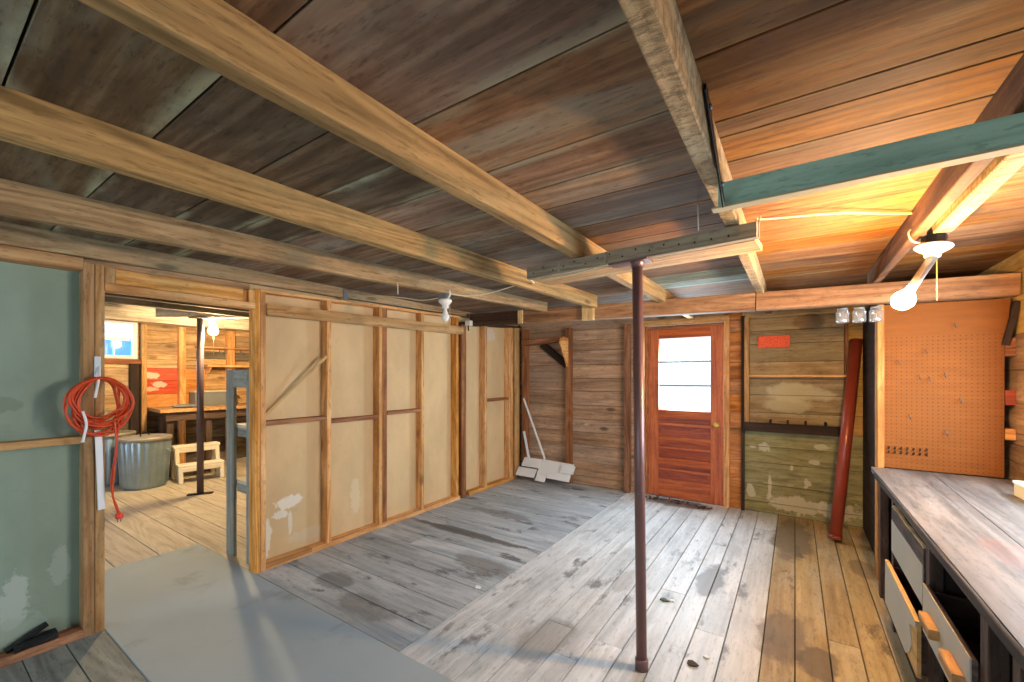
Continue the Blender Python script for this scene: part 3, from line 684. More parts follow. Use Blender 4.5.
for z0, z1, g in ((1.75, 1.965, 'glass_blue'), (2.0, 2.20, 'glass')):
    for y0, y1 in ((1.42, 1.61), (1.62, 1.80), (1.81, 2.0)):
        mb = MB(); mb.box((XF-.008, y0, z0), (XF-.004, y1, z1), M[g], 0); mb.build('pane', win1)
    for y in (1.615, 1.805):
        mb = MB(); mb.box((XF-.02, y-.008, z0), (XF+.015, y+.008, z1), M['trim_blue'], 0.002, 2); mb.build('glazing_bar', win1)

# ------------------------------------------------------------------ ceiling joists, girder, header, post
def joist(x0, z0, x1, z1, w, m, label, y0=-2.5, y1=5.2, n=12, jit=0.0025, parts=None):
    """joist from y0 to y1, bottom at z0..z1, top against the ceiling"""
    mb = MB(); mi = mb.mat(m); rnd = random.random(); prev = None
    for k in range(n+1):
        f = k/n; x = x0+(x1-x0)*f; y = y0+(y1-y0)*f; zb = z0+(z1-z0)*f
        j = lambda: random.uniform(-jit, jit)
        pts = [(-w/2, 0.004), (-w/2+.004, 0), (w/2-.004, 0), (w/2, 0.004), (w/2, 2.219-zb), (-w/2, 2.219-zb)]
        a, b = j(), j(); ring = []
        for q, (px, pz) in enumerate(pts):
            ox = a if q < 2 else (b if q < 4 else 0)
            mb.v.append(V(x+px+ox, y, zb+pz+(ox if q < 4 else 0))); ring.append((len(mb.v)-1, (y-y0, px if q in (1, 2) else (px+pz), pz)))
        if prev:
            for i in range(6):
                q = [prev[i], prev[(i+1) % 6], ring[(i+1) % 6], ring[i]]
                mb.face([t[0] for t in q], [t[1] for t in q], rnd, w, mi)
        else: mb.face([t[0] for t in reversed(ring)], [t[1] for t in reversed(ring)], rnd, w, mi)
        prev = ring
    mb.face([t[0] for t in prev], [t[1] for t in prev], rnd, w, mi)
    return tag(mb.build('ceiling_joist', origin=(x0, y0, z0)), label, 'ceiling beam', 'ceiling joists')
def lin(x0, y0, x1, y1, y): return x0+(x1-x0)*(y-y0)/(y1-y0)
joist(X0-.025, 2.062, X0-.025, 2.185, 0.05, M['joist_old'], 'brown joist lying along the top of the stud partition and doorway', 0.0-2.5, 5.2)
joist(lin(-2.62, .3, -2.27, 3.4, -2.5)+.03, 2.055, lin(-2.62, .3, -2.27, 3.4, 4.0)+.03, 2.125, 0.055, M['joist_old'], 'joist that the unlit white bulb hangs from', -2.5, 3.848)
joist(lin(-1.80, .3, -1.655, 3.5, -2.5)+.03, 2.085, lin(-1.80, .3, -1.655, 3.5, 4.0)+.03, 2.105, 0.06, M['joist'], 'joist with the upright pale block at its girder end', -2.5, 3.798)
joist(-1.045+.03, 2.098, -1.01+.03, 2.105, 0.062, M['joist'], 'thick golden joist that runs over the grey header near the steel post', -2.5, 5.15)
joist(-0.232, 2.10, -0.228, 2.10, 0.055, M['joist_rough'], 'rough-sawn pale joist with the dark metal strap on its side', -2.5, 5.15)
joist(0.552, 2.10, 0.555, 2.10, 0.066, M['joist_rough'], 'rough joist under which the lit bulb is fixed', -2.5, 2.78)
joist(0.475, 2.10, 0.470, 2.10, 0.045, M['joist_brown'], 'dark brown joist lapped beside the one holding the lit bulb', 1.25, 4.1)

gi = thing('girder', 'long squared beam crossing the room in front of the door wall', 'beam', (-3.2, 3.90, 2.1))
def gz(x): return 2.045 + (x+3.2)*(1.945-2.045)/(4.35)
def gpiece(xa, xb, m, name='beam_length'):
    h = 0.138
    mb = MB(); mb.board((xa, 3.905, gz(xa)+h/2), (xb, 3.905, gz(xb)+h/2), h, 0.11, (0, 0, 1), M[m], 0.004, 6, 0.0012); return mb.build(name, gi)
gpiece(-3.20, -2.51, 'girder_dark')['label'] = 'dark stained left end'
gpiece(-2.508, -0.262, 'girder'); gpiece(-0.255, 1.14, 'girder')
mb = MB(); mb.box((-2.508, 3.83, 2.02), (-2.447, 3.852, 2.165), M['raw_edge'], 0.003, 2); mb.build('cleat', gi)
mb = MB(); mb.box((-1.735, 3.80, 1.995), (-1.62, 3.852, 2.215), M['raw_edge'], 0.003, 2); mb.build('cleat', gi)
tb = MB(); tb.box((-0.255, 3.853, 1.935), (0.50, 3.95, 1.942), M['stud'], 0.002, 0)
tb = thing('electric_box', 'small white metal box at the girder\'s left end above the partition', 'electric box', (-3.16, 3.80, 2.04))
mb = MB(); mb.box((-3.22, 3.79, 2.04), (-3.15, 3.845, 2.10), M['porcelain'], 0.004); mb.build('box_body', tb)
mb = MB(); mb.tube([(-3.18, 3.80, 2.04), (-3.175, 3.80, 1.98)], 0.008, M['iron'], 8); mb.build('conduit', tb)

hd = thing('header_beam', 'short grey nailed header bearing on the red-brown steel post', 'beam', (-0.80, 2.16, 2.03))
def hpt(x): return 2.03 + (x+0.80)*0.012
mb = MB(); mb.board((-1.335, 2.165, 2.066), (-0.132, 2.055, 2.068), 0.068, 0.040, (0, 0, 1), M['header'], 0.003, 6, 0.0015); mb.build('front_board', hd)
mb = MB(); mb.board((-1.32, 2.285, 2.048), (-0.135, 2.180, 2.048), 0.20, 0.030, (0, 1, 0), M['header_flat'], 0.003, 6, 0.0015); mb.build('flat_board', hd)
def hy_(x): return 2.165-(x+1.335)*0.0914-.0205
for i, x in enumerate((-1.12, -0.83)):
    mb = MB(); mb.box((x, hy_(x)-.004, 2.042), (x+.02, hy_(x)+.002, 2.098), M['header'], 0.002, 2); mb.build('joint_strip', hd)
for i in range(16):
    x = -1.29 + i*0.07; yy = hy_(x)-.0005
    mb = MB(); mb.lathe((x, yy, 2.07+random.uniform(-.014, .014)), (0, -1, 0), [(0.0045, -.002), (0.0045, 0.0015)], M['iron'], 8); mb.build('nail_head', hd)

po = thing('steel_post', 'red-brown round steel post standing in the middle of the plank floor', 'post', (-0.63, 2.085, 0))
mb = MB(); mb.tube([(-0.63, 2.085, 0.0), (-0.655, 2.095, 2.026)], 0.0255, M['steel_post'], 24); mb.build('shaft', po)
mb = MB(); mb.lathe((-0.63, 2.085, 0), (0, 0, 1), [(0.032, 0), (0.032, 0.05), (0.028, 0.055)], M['steel_post'], 24); mb.build('base_collar', po)
mb = MB(); mb.board((-0.80, 2.12, 2.027), (-0.595, 2.103, 2.027), 0.085, 0.010, (0, 1, 0), M['steel_post'], 0.002); mb.build('top_plate', po)
mb = MB(); mb.lathe((-0.655, 2.095, 1.993), (0, 0, 1), [(0.029, 0), (0.03, 0.02), (0.034, 0.028)], M['steel_post'], 20); mb.build('top_collar', po)

te = thing('green_board', 'teal-green painted board spanning under the joists to the right of the strap', 'board', (-0.22, 1.58, 2.02))
mb = MB(); mb.board((-0.215, 1.580, 2.060), (1.12, 1.572, 2.062), 0.078, 0.036, (0, 0, 1), M['teal'], 0.002, 8, 0.001); mb.build('painted_face', te)
mb = MB(); mb.board((-0.235, 1.581, 2.0175), (1.12, 1.573, 2.0195), 0.044, 0.006, (0, 1, 0), M['teal_edge'], 0.001); mb.build('bottom_edge', te)
ms = thing('metal_strap', 'dark flat metal strap hanging on the side of the rough joist', 'strap', (-0.19, 1.45, 2.1))
mb = MB(); mb.board((-0.196, 1.20, 2.213), (-0.196, 1.545, 2.02), 0.034, 0.006, (0, 1, 1), M['iron'], 0.001); mb.build('strap_bar', ms)
for f in (0.15, 0.8):
    mb = MB(); mb.lathe((-0.193, 1.20+.345*f, 2.213-.193*f), (1, 0, 0), [(0.008, 0), (0.008, 0.005), (0.003, 0.007)], M['steel'], 8); mb.build('bolt', ms)
mj = MB(); mj.box((X0-.002, 2.215, 2.115), (X0+.006, 2.265, 2.205), M['steel'], 0.002)
tag(mj.build('metal_plate', origin=(X0, 2.24, 2.15)), 'small grey metal plate nailed to the brown joist over the partition', 'plate')

# ------------------------------------------------------------------ lamps
def catmull(pts, n=8):
    pts = [V(p) for p in pts]; out = []; P = [pts[0]]+pts+[pts[-1]]
    for i in range(1, len(P)-2):
        for k in range(n):
            t = k/n; a, b, c, d = P[i-1], P[i], P[i+1], P[i+2]
            out.append(0.5*((2*b)+(c-a)*t+(2*a-5*b+4*c-d)*t*t+(3*b-a-3*c+d)*t**3))
    return out+[pts[-1]]
BULB = [(0.012, 0), (0.013, 0.012), (0.014, 0.022), (0.022, 0.038), (0.030, 0.058), (0.031, 0.072), (0.026, 0.088), (0.014, 0.100), (0.002, 0.103)]
la = thing('ceiling_bulb', 'bright lit bare bulb in a white lampholder near the pegboard', 'light', (0.52, 2.70, 2.10))
mb = MB(); mb.lathe((0.535, 2.71, 2.10), (0, 0, -1), [(0.045, 0), (0.045, 0.05), (0.03, 0.052)], M['iron'], 8, False); mb.build('junction_box', la)
ax = V(-0.10, -0.09, -1).normalized()
mb = MB(); mb.lathe((0.532, 2.705, 2.052), ax, [(0.066, 0), (0.068, 0.006), (0.058, 0.016), (0.036, 0.030), (0.030, 0.034), (0.029, 0.050), (0.024, 0.054)], M['porcelain'], 28); mb.build('lampholder', la)
a0 = V(0.528, 2.700, 2.000); a1 = V(0.435, 2.575, 1.845)
mb = MB(); mb.tube([a0, a0+(a1-a0)*0.3, a0+(a1-a0)*0.7, a1], [0.019, 0.019, 0.018, 0.018], M['steel'], 16); mb.build('socket_extender', la)
mb = MB(); mb.lathe(a1, a1-a0, [(r*1.35, h*1.2) for r, h in BULB], M['bulb_lit'], 24); mb.build('bulb', la)
mb = MB(); mb.tube([(0.545, 2.715, 2.0), (0.546, 2.716, 1.80)], 0.0022, M['brass'], 6); mb.build('pull_chain', la)
mb = MB(); mb.tube(catmull([(0.50, 2.69, 2.07), (0.455, 2.66, 2.075), (0.44, 2.66, 2.12), (0.47, 2.68, 2.16), (0.46, 2.70, 2.20)]), 0.004, M['cable'], 6); mb.build('flex', la)

lb = thing('unlit_bulb', 'unlit white bulb in a porcelain lampholder by the stud partition', 'light', (-2.22, 2.39, 2.08))
mb = MB(); mb.box((-2.275, 2.36, 2.035), (-2.20, 2.42, 2.085), M['steel'], 0.004); mb.build('junction_box', lb)
mb = MB(); mb.lathe((-2.225, 2.385, 2.036), (0.04, -0.02, -1), [(0.046, 0), (0.052, 0.008), (0.050, 0.02), (0.034, 0.036), (0.026, 0.042), (0.026, 0.066), (0.02, 0.07)], M['porcelain'], 24); mb.build('lampholder', lb)
mb = MB(); mb.lathe((-2.222, 2.383, 1.968), (0.02, -0.02, -1), [(r, h) for r, h in BULB], M['bulb_off'], 24); mb.build('bulb', lb)
mb = MB(); mb.tube(catmull([(-2.19, 2.37, 2.03), (-2.165, 2.37, 2.06), (-2.17, 2.375, 2.10)]), 0.006, M['porcelain'], 6); mb.build('flex', lb)
mb = MB(); mb.tube([(-2.19, 2.40, 2.0), (-2.19, 2.40, 1.80)], 0.0015, M['cable'], 5); mb.build('pull_cord', lb)

lc = thing('side_room_bulb', 'lit bare bulb in the side room beside its steel post', 'light', (-6.12, 2.28, 2.20))
mb = MB(); mb.lathe((-6.10, 2.27, 2.20), (0, 0, -1), [(0.055, 0), (0.055, 0.02), (0.03, 0.05), (0.03, 0.08)], M['porcelain'], 20); mb.build('lampholder', lc)
mb = MB(); mb.lathe((-6.09, 2.29, 2.12), (0, 0, -1), [(r*1.7, h*1.5) for r, h in BULB], M['bulb_lit2'], 20); mb.build('bulb', lc)
mb = MB(); mb.tube([(-6.08, 2.29, 2.12), (-6.08, 2.29, 1.72)], 0.003, M['cable'], 5); mb.build('pull_cord', lc)

c1 = MB(); c1.tube(catmull([(0.46, 2.66, 2.205), (0.36, 2.58, 2.20), (0.15, 2.42, 2.195), (-0.12, 2.26, 2.175), (-0.125, 2.14, 2.15), (-0.13, 2.09, 2.10), (-0.128, 2.062, 2.035)], 10), 0.0045, M['cable'], 6)
tag(c1.build('electric_cable', origin=(0.46, 2.66, 2.2)), 'white cable along the bulb-lit ceiling boards from lit bulb to header end', 'cable')
c2 = MB(); c2.tube(catmull([(-2.19, 2.40, 2.08), (-2.12, 2.52, 2.075), (-1.95, 2.62, 2.10), (-1.70, 2.62, 2.13), (-1.60, 2.66, 2.13), (-1.40, 2.30, 2.075), (-1.15, 2.16, 2.022), (-0.80, 2.08, 2.026)], 10), 0.0045, M['cable'], 6)
tag(c2.build('electric_cable', origin=(-2.19, 2.40, 2.08)), 'white cable from the unlit bulb to the grey header', 'cable')
c3 = MB(); c3.tube(catmull([(-2.27, 2.40, 2.06), (-2.45, 2.36, 2.05), (-2.62, 2.32, 2.08), (-2.9, 2.28, 2.12), (-3.2, 2.26, 2.13)], 10), 0.0045, M['cable'], 6)
tag(c3.build('electric_cable', origin=(-2.27, 2.40, 2.06)), 'white cable sagging from the unlit bulb toward the partition', 'cable')
for i, (x, y, z, l, lab) in enumerate(((-2.34, 2.02, 2.115, 0.085, 'short white wire hanging below the joist left of unlit bulb'), (-1.73, 1.55, 2.10, 0.0, ''), (-0.36, 2.02, 2.215, 0.115, 'short white wire dangling before the header right of steel post'), (-1.72, 1.34, 2.1, 0.0, ''))):
    if not lab: continue
    mb = MB(); mb.tube([(x, y, z), (x+.003, y, z-l)], 0.003, M['porcelain'], 6); tag(mb.build('hanging_wire', origin=(x, y, z)), lab, 'wire')

# ------------------------------------------------------------------ back wall fittings
ws = thing('wall_shelf', 'wooden frame shelf on the grey boards with a dark trough below', 'shelf', (0, 5.19, 0.87))
def wp(name, a, b, m, axis=None, label=None): return part(name, ws, a, b, M[m], 0.003, axis, label)
wp('side_board', (-0.448, 5.09, 0.875), (-0.405, 5.195, 2.075), 'stud_tan', 2); wp('side_board', (0.395, 5.09, 0.90), (0.420, 5.195, 2.07), 'stud_dark', 2)
wp('shelf_board', (-0.405, 5.075, 1.440), (0.405, 5.195, 1.462), 'stud', 0)
wp('trough_front', (-0.448, 5.055, 0.872), (0.40, 5.075, 0.965), 'dark_wood', 0, 'dark front board')
wp('trough_bottom', (-0.448, 5.075, 0.872), (0.40, 5.195, 0.890), 'dark_wood', 0)
for x in (-0.22, -0.07, 0.08, 0.24): wp('divider', (x, 5.075, 0.89), (x+.018, 5.195, 0.995), 'dark_wood', 2)
si = thing('red_plaque', 'small orange-red plaque nailed to the grey boards above the shelf', 'sign', (-0.185, 5.19, 1.81))
mb = MB(); mb.box((-0.328, 5.172, 1.745), (-0.043, 5.188, 1.873), M['red_sign'], 0.004, 0); mb.build('plate', si)
cs = thing('corner_shelf', 'rough corner shelf board with wooden braces on the brown plank wall', 'shelf', (-2.95, 5.1, 1.92))
mb = MB(); mb.board((-3.20, 5.09, 1.915), (-2.54, 5.07, 1.945), 0.20, 0.06, (0, 1, 0), M['stud_dark'], 0.003); mb.build('shelf_board', cs)
mb = MB(); mb.board((-2.98, 5.175, 1.905), (-2.585, 5.175, 1.60), 0.10, 0.022, (0, 0, 1), M['dark_wood'], 0.003); mb.build('brace', cs)
mb = MB(); mb.prism([(-2.56, 5.115, 1.955), (-2.56, 4.93, 1.955), (-2.56, 4.90, 1.90), (-2.56, 5.115, 1.58)], (0.03, 0, 0), M['stud']); mb.build('bracket', cs)

def glass_jar(x, label):
    z = 1.945 + (x-0.3)*-0.02
    t = thing('glass_jar', label, 'jar', (x, 3.905, z), 'jars hung under the girder')
    mb = MB(); mb.lathe((x, 3.90, z), (0, 0, -1), [(0.030, 0), (0.031, 0.012), (0.024, 0.014)], M['tin_grey'], 20); mb.build('lid', t)
    mb = MB(); mb.lathe((x, 3.90, z-.012), (0, 0, -1), [(0.030, 0), (0.031, 0.008), (0.041, 0.022), (0.038, 0.05), (0.041, 0.08), (0.039, 0.092), (0.033, 0.096), (0.033, 0.090), (0.036, 0.078), (0.034, 0.05), (0.036, 0.026), (0.028, 0.01)], M['jar_glass'], 20); mb.build('glass_body', t)
glass_jar(0.288, 'empty glass jar hung under the girder, left one of three')
glass_jar(0.383, 'empty glass jar hung under the girder, middle one of three')
glass_jar(0.475, 'empty glass jar hung under the girder, nearest the lit bulb')

rp = thing('red_pipe', 'thick red-brown pipe leaning in the corner by the olive boards', 'pipe', (0.29, 4.63, 0))
p0 = V(0.292, 4.635, 0.02); p1 = V(0.480, 5.085, 1.79)
mb = MB(); mb.tube([p0, p1], 0.047, M['red_pipe'], 28); mb.build('tube', rp)
mb = MB(); d = (p1-p0).normalized(); mb.tube([p0-d*0.002, p0+d*0.03], 0.050, M['red_pipe'], 28); mb.build('end_rim', rp)

# ------------------------------------------------------------------ pegboard, dark side panel, corner blocks
pp = MB(); pp.board((0.538, 4.055, 1.03), (0.545, 5.17, 1.03), 2.05, 0.02, (0, 0, 1), M['dark_wood'], 0.002)
sp = tag(pp.build('dark_partition', origin=(0.53, 4.6, 0)), 'dark panel running back from the pegboard post to the door wall', 'panel')
pg = thing('pegboard', 'brown perforated pegboard standing at the far end of the bench', 'pegboard', (0.80, 3.95, 0.8))
pgm = MB(); pgm.prism([(0.524, 3.945, 0.805), (1.098, 3.945, 0.805), (1.100, 3.945, 1.66), (1.128, 3.945, 1.938), (0.524, 3.945, 1.952)], (0, 0.008, 0), M['pegboard']); pgm.build('perforated_sheet', pg)
mb = MB(); mb.box((0.486, 3.930, 0.0), (0.524, 4.045, 1.955), M['peg_stud'], 0.003, 2); mb.build('edge_stud', pg)['label'] = 'orange-brown stud along its left edge'
mb = MB(); mb.box((1.05, 3.955, 0.80), (1.09, 4.02, 1.93), M['dark_wood'], 0.003, 2); mb.build('rear_stud', pg)
mb = MB(); mb.box((0.524, 3.955, 1.90), (1.05, 4.0, 1.94), M['peg_stud'], 0.003, 0); mb.build('rear_rail', pg)
hooks = [(95, 235, 'below the lit bulb, leftmost of the hooks'), (195, 195, 'high on pegboard under the lit bulb'), (170, 292, 'left one of the middle row of three'), (210, 300, 'middle one of the middle row of three'), (267, 285, 'right one of the middle row of three'),
         (325, 380, 'furthest right in the middle'), (135, 440, 'on the pale patch'), (272, 500, 'lowest one at centre'), (305, 97, 'highest of all near the top')]
for (hx_, hz_, lab) in hooks:
    u = 874+hx_/3.787; v = 300+hz_/3.787
    lx = (u-512)/420; vx = -0.5588+0.8293*lx; vy = 0.8293+0.5588*lx; w = 3.945/vy
    x = vx*w; z = 1.45+(376-v)/420*w
    mb = MB(); mb.tube(catmull([(x, 3.944, z+.012), (x, 3.932, z+.008), (x, 3.925, z-.006), (x, 3.912, z-.014), (x, 3.905, z-.004)], 4), 0.0028, M['steel'], 6)
    tag(mb.build('pegboard_hook', origin=(x, 3.944, z)), 'small steel hook on pegboard, '+lab, 'hook', 'hooks on the pegboard')
hr = thing('hook_rail', 'low double row of small clips at the pegboard\'s bottom left', 'tool rail', (0.60, 3.94, 0.94))
for r_, z in enumerate((0.945, 0.915)):
    for i in range(7):
        x = 0.545+i*0.032
        mb = MB(); mb.tube(catmull([(x, 3.944, z), (x, 3.930, z-.006), (x+.006, 3.926, z+.006), (x, 3.936, z+.010)], 4), 0.003, M['iron'], 6); mb.build('clip', hr)
for i, (z0, z1, m, lab) in enumerate(((1.575, 1.69, 'stud_dark', 'brown block in the pegboard\'s right-hand gap, topmost'), (1.265, 1.36, 'door_panel', 'reddish block in the pegboard\'s right-hand gap, middle one'), (1.045, 1.115, 'stud', 'pale block in the pegboard\'s right-hand gap, lowest'))):
    mb = MB(); mb.box((1.103, 3.945, z0), (1.148, 4.03, z1), M[m], 0.003, 0)
    tag(mb.build('wooden_block', origin=(1.125, 3.98, z0)), lab, 'wood block', 'blocks beside the pegboard')
mb = MB(); mb.board((1.100, 3.935, 1.645), (1.143, 3.90, 1.915), 0.032, 0.025, (1, 0, 0), M['dark_wood'], 0.003)
tag(mb.build('diagonal_brace', origin=(1.11, 3.93, 1.645)), 'dark diagonal brace at the pegboard\'s upper right corner', 'brace')

# ------------------------------------------------------------------ workbench
wb = thing('workbench', 'long worn wooden workbench with grey drawers along the right wall', 'workbench', (0.8, 2.2, 0))
def bp(name, a, b, m, axis=None, label=None, parent=None): return part(name, parent or wb, a, b, M[m], 0.003, axis, label)
mb = MB(); mb.prism([(0.452, 3.925, 0.768), (0.452, 0.25, 0.768), (0.655, 0.25, 0.768), (0.756, 3.925, 0.768)], (0, 0, 0.034), M['bench_top'])
# grain of the top runs along the bench
o = mb.build('top_board', wb)
mb = MB(); mb.prism([(1.145, 0.25, 0.768), (1.145, 3.925, 0.768), (0.760, 3.925, 0.768), (0.659, 0.25, 0.768)], (0, 0, 0.033), M['bench_top']); mb.build('top_board', wb)
mb = MB(); mb.board((0.446, 0.25, 0.783), (0.446, 3.70, 0.783), 0.036, 0.012, (0, 0, 1), M['bench_edge'], 0.003, 20, 0.0015); mb.build('front_edge', wb)
bp('rail', (0.462, 0.25, 0.735), (0.500, 3.72, 0.767), 'bench_edge', 1)
for y0, y1 in ((3.62, 3.68), (3.18, 3.235), (2.41, 2.47), (1.77, 1.835), (1.56, 1.61), (0.95, 1.0), (0.3, 0.36)): bp('leg', (0.462, y0, 0), (0.505, y1, 0.766), 'bench_frame', 2)
for y in (3.64, 2.43, 1.79, 0.32): bp('leg', (1.08, y, 0), (1.12, y+.05, 0.767), 'bench_frame', 2)
bp('shelf', (0.50, 0.3, 0.10), (1.10, 3.68, 0.118), 'dark_wood', 1); bp('back_panel', (1.122, 0.3, 0.05), (1.130, 3.68, 0.766), 'dark_wood', 1)
for y in (3.205, 2.44, 1.80, 0.97): bp('divider', (0.51, y-.008, 0.118), (1.10, y+.008, 0.766), 'dark_wood', 2)
bp('shade_board', (0.475, 0.3, 0.0), (0.492, 3.66, 0.155), 'dark_wood', 1)  # dark board added to stand in for the shadow under the drawers
bp('end_panel', (0.505, 3.66, 0.118), (1.10, 3.675, 0.766), 'dark_wood', 2)
def drawer(y0, y1, z0, z1, xf, label, handles=(), top=None, torn=False):
    f = MB()
    if torn: f.prism([(xf, y1, z0), (xf, y1, z1), (xf, y0, z1+.006), (xf, y0, z1-.02), (xf, y0+.12, z1-.06), (xf, y0+.08, z0+.1), (xf, y0+.13, z0+.04), (xf, y0+.20, z0)], (0.004, 0, 0), M['drawer_grey'])
    else: f.prism([(xf, y1, z0), (xf, y1, z1), (xf, y0, z1), (xf, y0, z0)], (0.004, 0, 0), M['drawer_grey'])
    d = f.build('drawer', wb); d['label'] = label
    b = MB(); b.box((xf+.004, y0, z0+.004), (xf+.018, y1, z1-.002), M['bench_frame'] if not torn else M['raw_edge'], 0.001, 1)
    b.build('front_board', d)
    if torn:
        b = MB(); b.box((xf-.001, y0, z1-.001), (xf+.018, y1, z1+.008), M['raw_edge'], 0.002, 1); b.build('raw_top_edge', d)
    b = MB()
    b.box((xf+.018, y0+.02, z0+.01), (xf+.55, y0+.032, z1-.02), M['bench_frame'], 0.001, 0); b.box((xf+.018, y1-.032, z0+.01), (xf+.55, y1-.02, z1-.02), M['bench_frame'], 0.001, 0)
    b.box((xf+.018, y0+.02, z0+.008), (xf+.55, y1-.02, z0+.016), M['bench_frame'], 0.001, 0); b.build('drawer_box', d)
    for h in handles:
        b = MB(); b.box((xf-.030, h-.075, (z0+z1)/2-.02), (xf, h+.075, (z0+z1)/2+.018), M['stud_tan'], 0.004, 1); b.build('handle', d)
    if top:
        b = MB(); b.box((xf+.004, y0, z1), (xf+.022, y1, z1+top), M['bench_frame'], 0.002, 1); b.build('upper_board', d)
        b = MB(); b.board((xf+.010, y1, z1+top+.004), (xf+.010, y0, z1+top+.002), 0.014, 0.008, (1, 0, 0), M['raw_edge'], 0.001, 10, 0.002); b.build('raw_top_edge', d)
drawer(2.475, 3.165, 0.465, 0.640, 0.452, 'grey upper far drawer with dark strip above', (), 0.072)
drawer(2.44, 3.17, 0.165, 0.400, 0.425, 'grey lower drawer pulled out with raw pale top edge', (), None, True)
drawer(1.835, 2.400, 0.395, 0.592, 0.440, 'grey drawer with two wooden block handles', (2.23, 1.95))
wbx = thing('white_box', 'small white-lidded box standing on the bench against the wall', 'box', (1.04, 3.33, 0.802))
mb = MB(); mb.box((0.985, 3.20, 0.802), (1.13, 3.41, 0.872), M['cream'], 0.004, 1); mb.build('body', wbx)
mb = MB(); mb.box((0.980, 3.195, 0.868), (1.135, 3.415, 0.884), M['white_paint'], 0.004, 1); mb.build('lid', wbx)

# ------------------------------------------------------------------ orange cord coil and strip on the doorway post
oc = thing('extension_cord', 'orange extension cord coiled and hung on the doorway post', 'cord', (X0+.05, 0.67, 1.44))
rr = random.Random(11); pts = []
NL = 11
for L in range(NL):
    cy = 0.668+rr.uniform(-.018, .018); ry = 0.112+rr.uniform(-.024, .020); rz = 0.132+rr.uniform(-.026, .030); xo = X0+.03+rr.uniform(0, .045)
    top = 1.438+rr.uniform(-.012, .006)
    for k in range(30):
        t = PI/2 + 2*PI*k/30
        pts.append((xo+0.008*math.sin(t*2+L), cy+ry*math.cos(t)+0.01*math.sin(3*t+L), top-rz+rz*math.sin(t)))
sm = [V(pts[0])]
for i in range(1, len(pts)-1): sm.append((V(pts[i-1])+V(pts[i])*2+V(pts[i+1]))/4)
mb = MB(); mb.tube(sm, 0.0062, M['orange_cord'], 7); mb.build('coil', oc)
tail = catmull([(X0+.07, 0.715, 1.20), (X0+.08, 0.722, 1.05), (X0+.075, 0.712, 0.90), (X0+.07, 0.708, 0.78), (X0+.07, 0.725, 0.71), (X0+.07, 0.735, 0.665)], 8)
mb = MB(); mb.tube(tail, 0.0052, M['orange_cord'], 7); mb.build('tail', oc)
tail2 = catmull([(X0+.065, 0.735, 1.18), (X0+.07, 0.718, 1.0), (X0+.065, 0.703, 0.85), (X0+.068, 0.715, 0.74), (X0+.07, 0.732, 0.67)], 8)
mb = MB(); mb.tube(tail2, 0.005, M['orange_cord'], 7); mb.build('tail', oc)
mb = MB(); mb.lathe((X0+.07, 0.735, 0.672), (0, 0.05, -1), [(0.008, 0), (0.017, 0.008), (0.018, 0.03), (0.015, 0.036)], M['orange_cord_b'], 12)
for dy in (-.007, .007): mb.box((X0+.068, 0.735+dy-.002, 0.618), (X0+.072, 0.735+dy+.002, 0.64), M['steel'], 0)
mb.build('plug', oc)
ws2 = thing('looped_cord', 'white cord looped over the doorway post above the orange coil', 'cord', (X0+.01, 0.65, 1.5))
mb = MB(); mb.box((X0, 0.645, 1.43), (X0+.012, 0.672, 1.56), M['trim_blue'], 0.003, 2); mb.build('cleat', ws2)
mb = MB(); mb.tube(catmull([(X0+.012, 0.665, 1.50), (X0+.06, 0.652, 1.43), (X0+.075, 0.635, 1.33)], 8), 0.006, M['white_paint'], 6); mb.build('loop', ws2)
mb = MB(); mb.tube(catmull([(X0+.085, 0.585, 1.26), (X0+.09, 0.598, 1.19), (X0+.09, 0.588, 1.12), (X0+.085, 0.585, 1.095)], 8), [0.006]*24+[0.010], M['white_paint'], 6); mb.build('loose_end', ws2)
s2 = MB(); s2.board((X0+.012, 0.660, 1.145), (X0+.016, 0.674, 0.695), 0.030, 0.010, (0, 1, 0), M['white_paint'], 0.002, 6, 0.0008)
tag(s2.build('white_strip', origin=(X0+.014, 0.667, 0.9)), 'flat white strip fixed to the doorway post below the orange coil', 'strip')
sh = thing('dark_wedge', 'dark two-pronged wedge lying on the sole plate at the bottom left', 'wedge', (X0-.03, 0.44, 0.045))
mb = MB(); mb.board((X0-.02, 0.355, 0.058), (X0-.02, 0.505, 0.072), 0.05, 0.036, (1, 0, 0), M['black_rubber'], 0.010, 6, 0.004, taper=1.5); mb.build('lower_jaw', sh)
mb = MB(); mb.board((X0-.05, 0.33, 0.052), (X0-.055, 0.475, 0.125), 0.04, 0.022, (1, 0, 0), M['black_rubber'], 0.006, 6, 0.002); mb.build('upper_jaw', sh)

# ------------------------------------------------------------------ white boards in the back corner
def white_board(p0, p1, w, t, wd, label, group='white boards in the back corner'):
    mb = MB(); mb.board(p0, p1, w, t, wd, M['white_paint'], 0.002)
    return tag(mb.build('white_board', origin=p0), label, 'board', group)
lean = V(0, 0.17, 0.215)
white_board((-3.25, 4.955, 0.115), (-2.95, 4.955, 0.110), 0.13, 0.012, lean, 'short white board at the left end of the corner pile, lower one')
white_board((-3.21, 5.050, 0.235), (-2.93, 5.050, 0.230), 0.14, 0.012, lean, 'short white board at the left end of the corner pile, upper one')
white_board((-2.93, 5.035, 0.20), (-2.44, 5.035, 0.18), 0.225, 0.012, lean, 'broad white board forming the right end of the corner pile')
white_board((-2.92, 4.918, 0.075), (-2.775, 4.918, 0.068), 0.10, 0.012, lean, 'white board sticking out at the bottom middle of the corner pile')
white_board((-2.76, 4.950, 0.118), (-2.43, 4.950, 0.105), 0.085, 0.012, lean, 'narrow white board along the lower right edge of the corner pile')
white_board((-2.60, 5.022, 0.215), (-2.40, 5.022, 0.207), 0.12, 0.012, lean, 'short white board at the upper right corner of the corner pile')
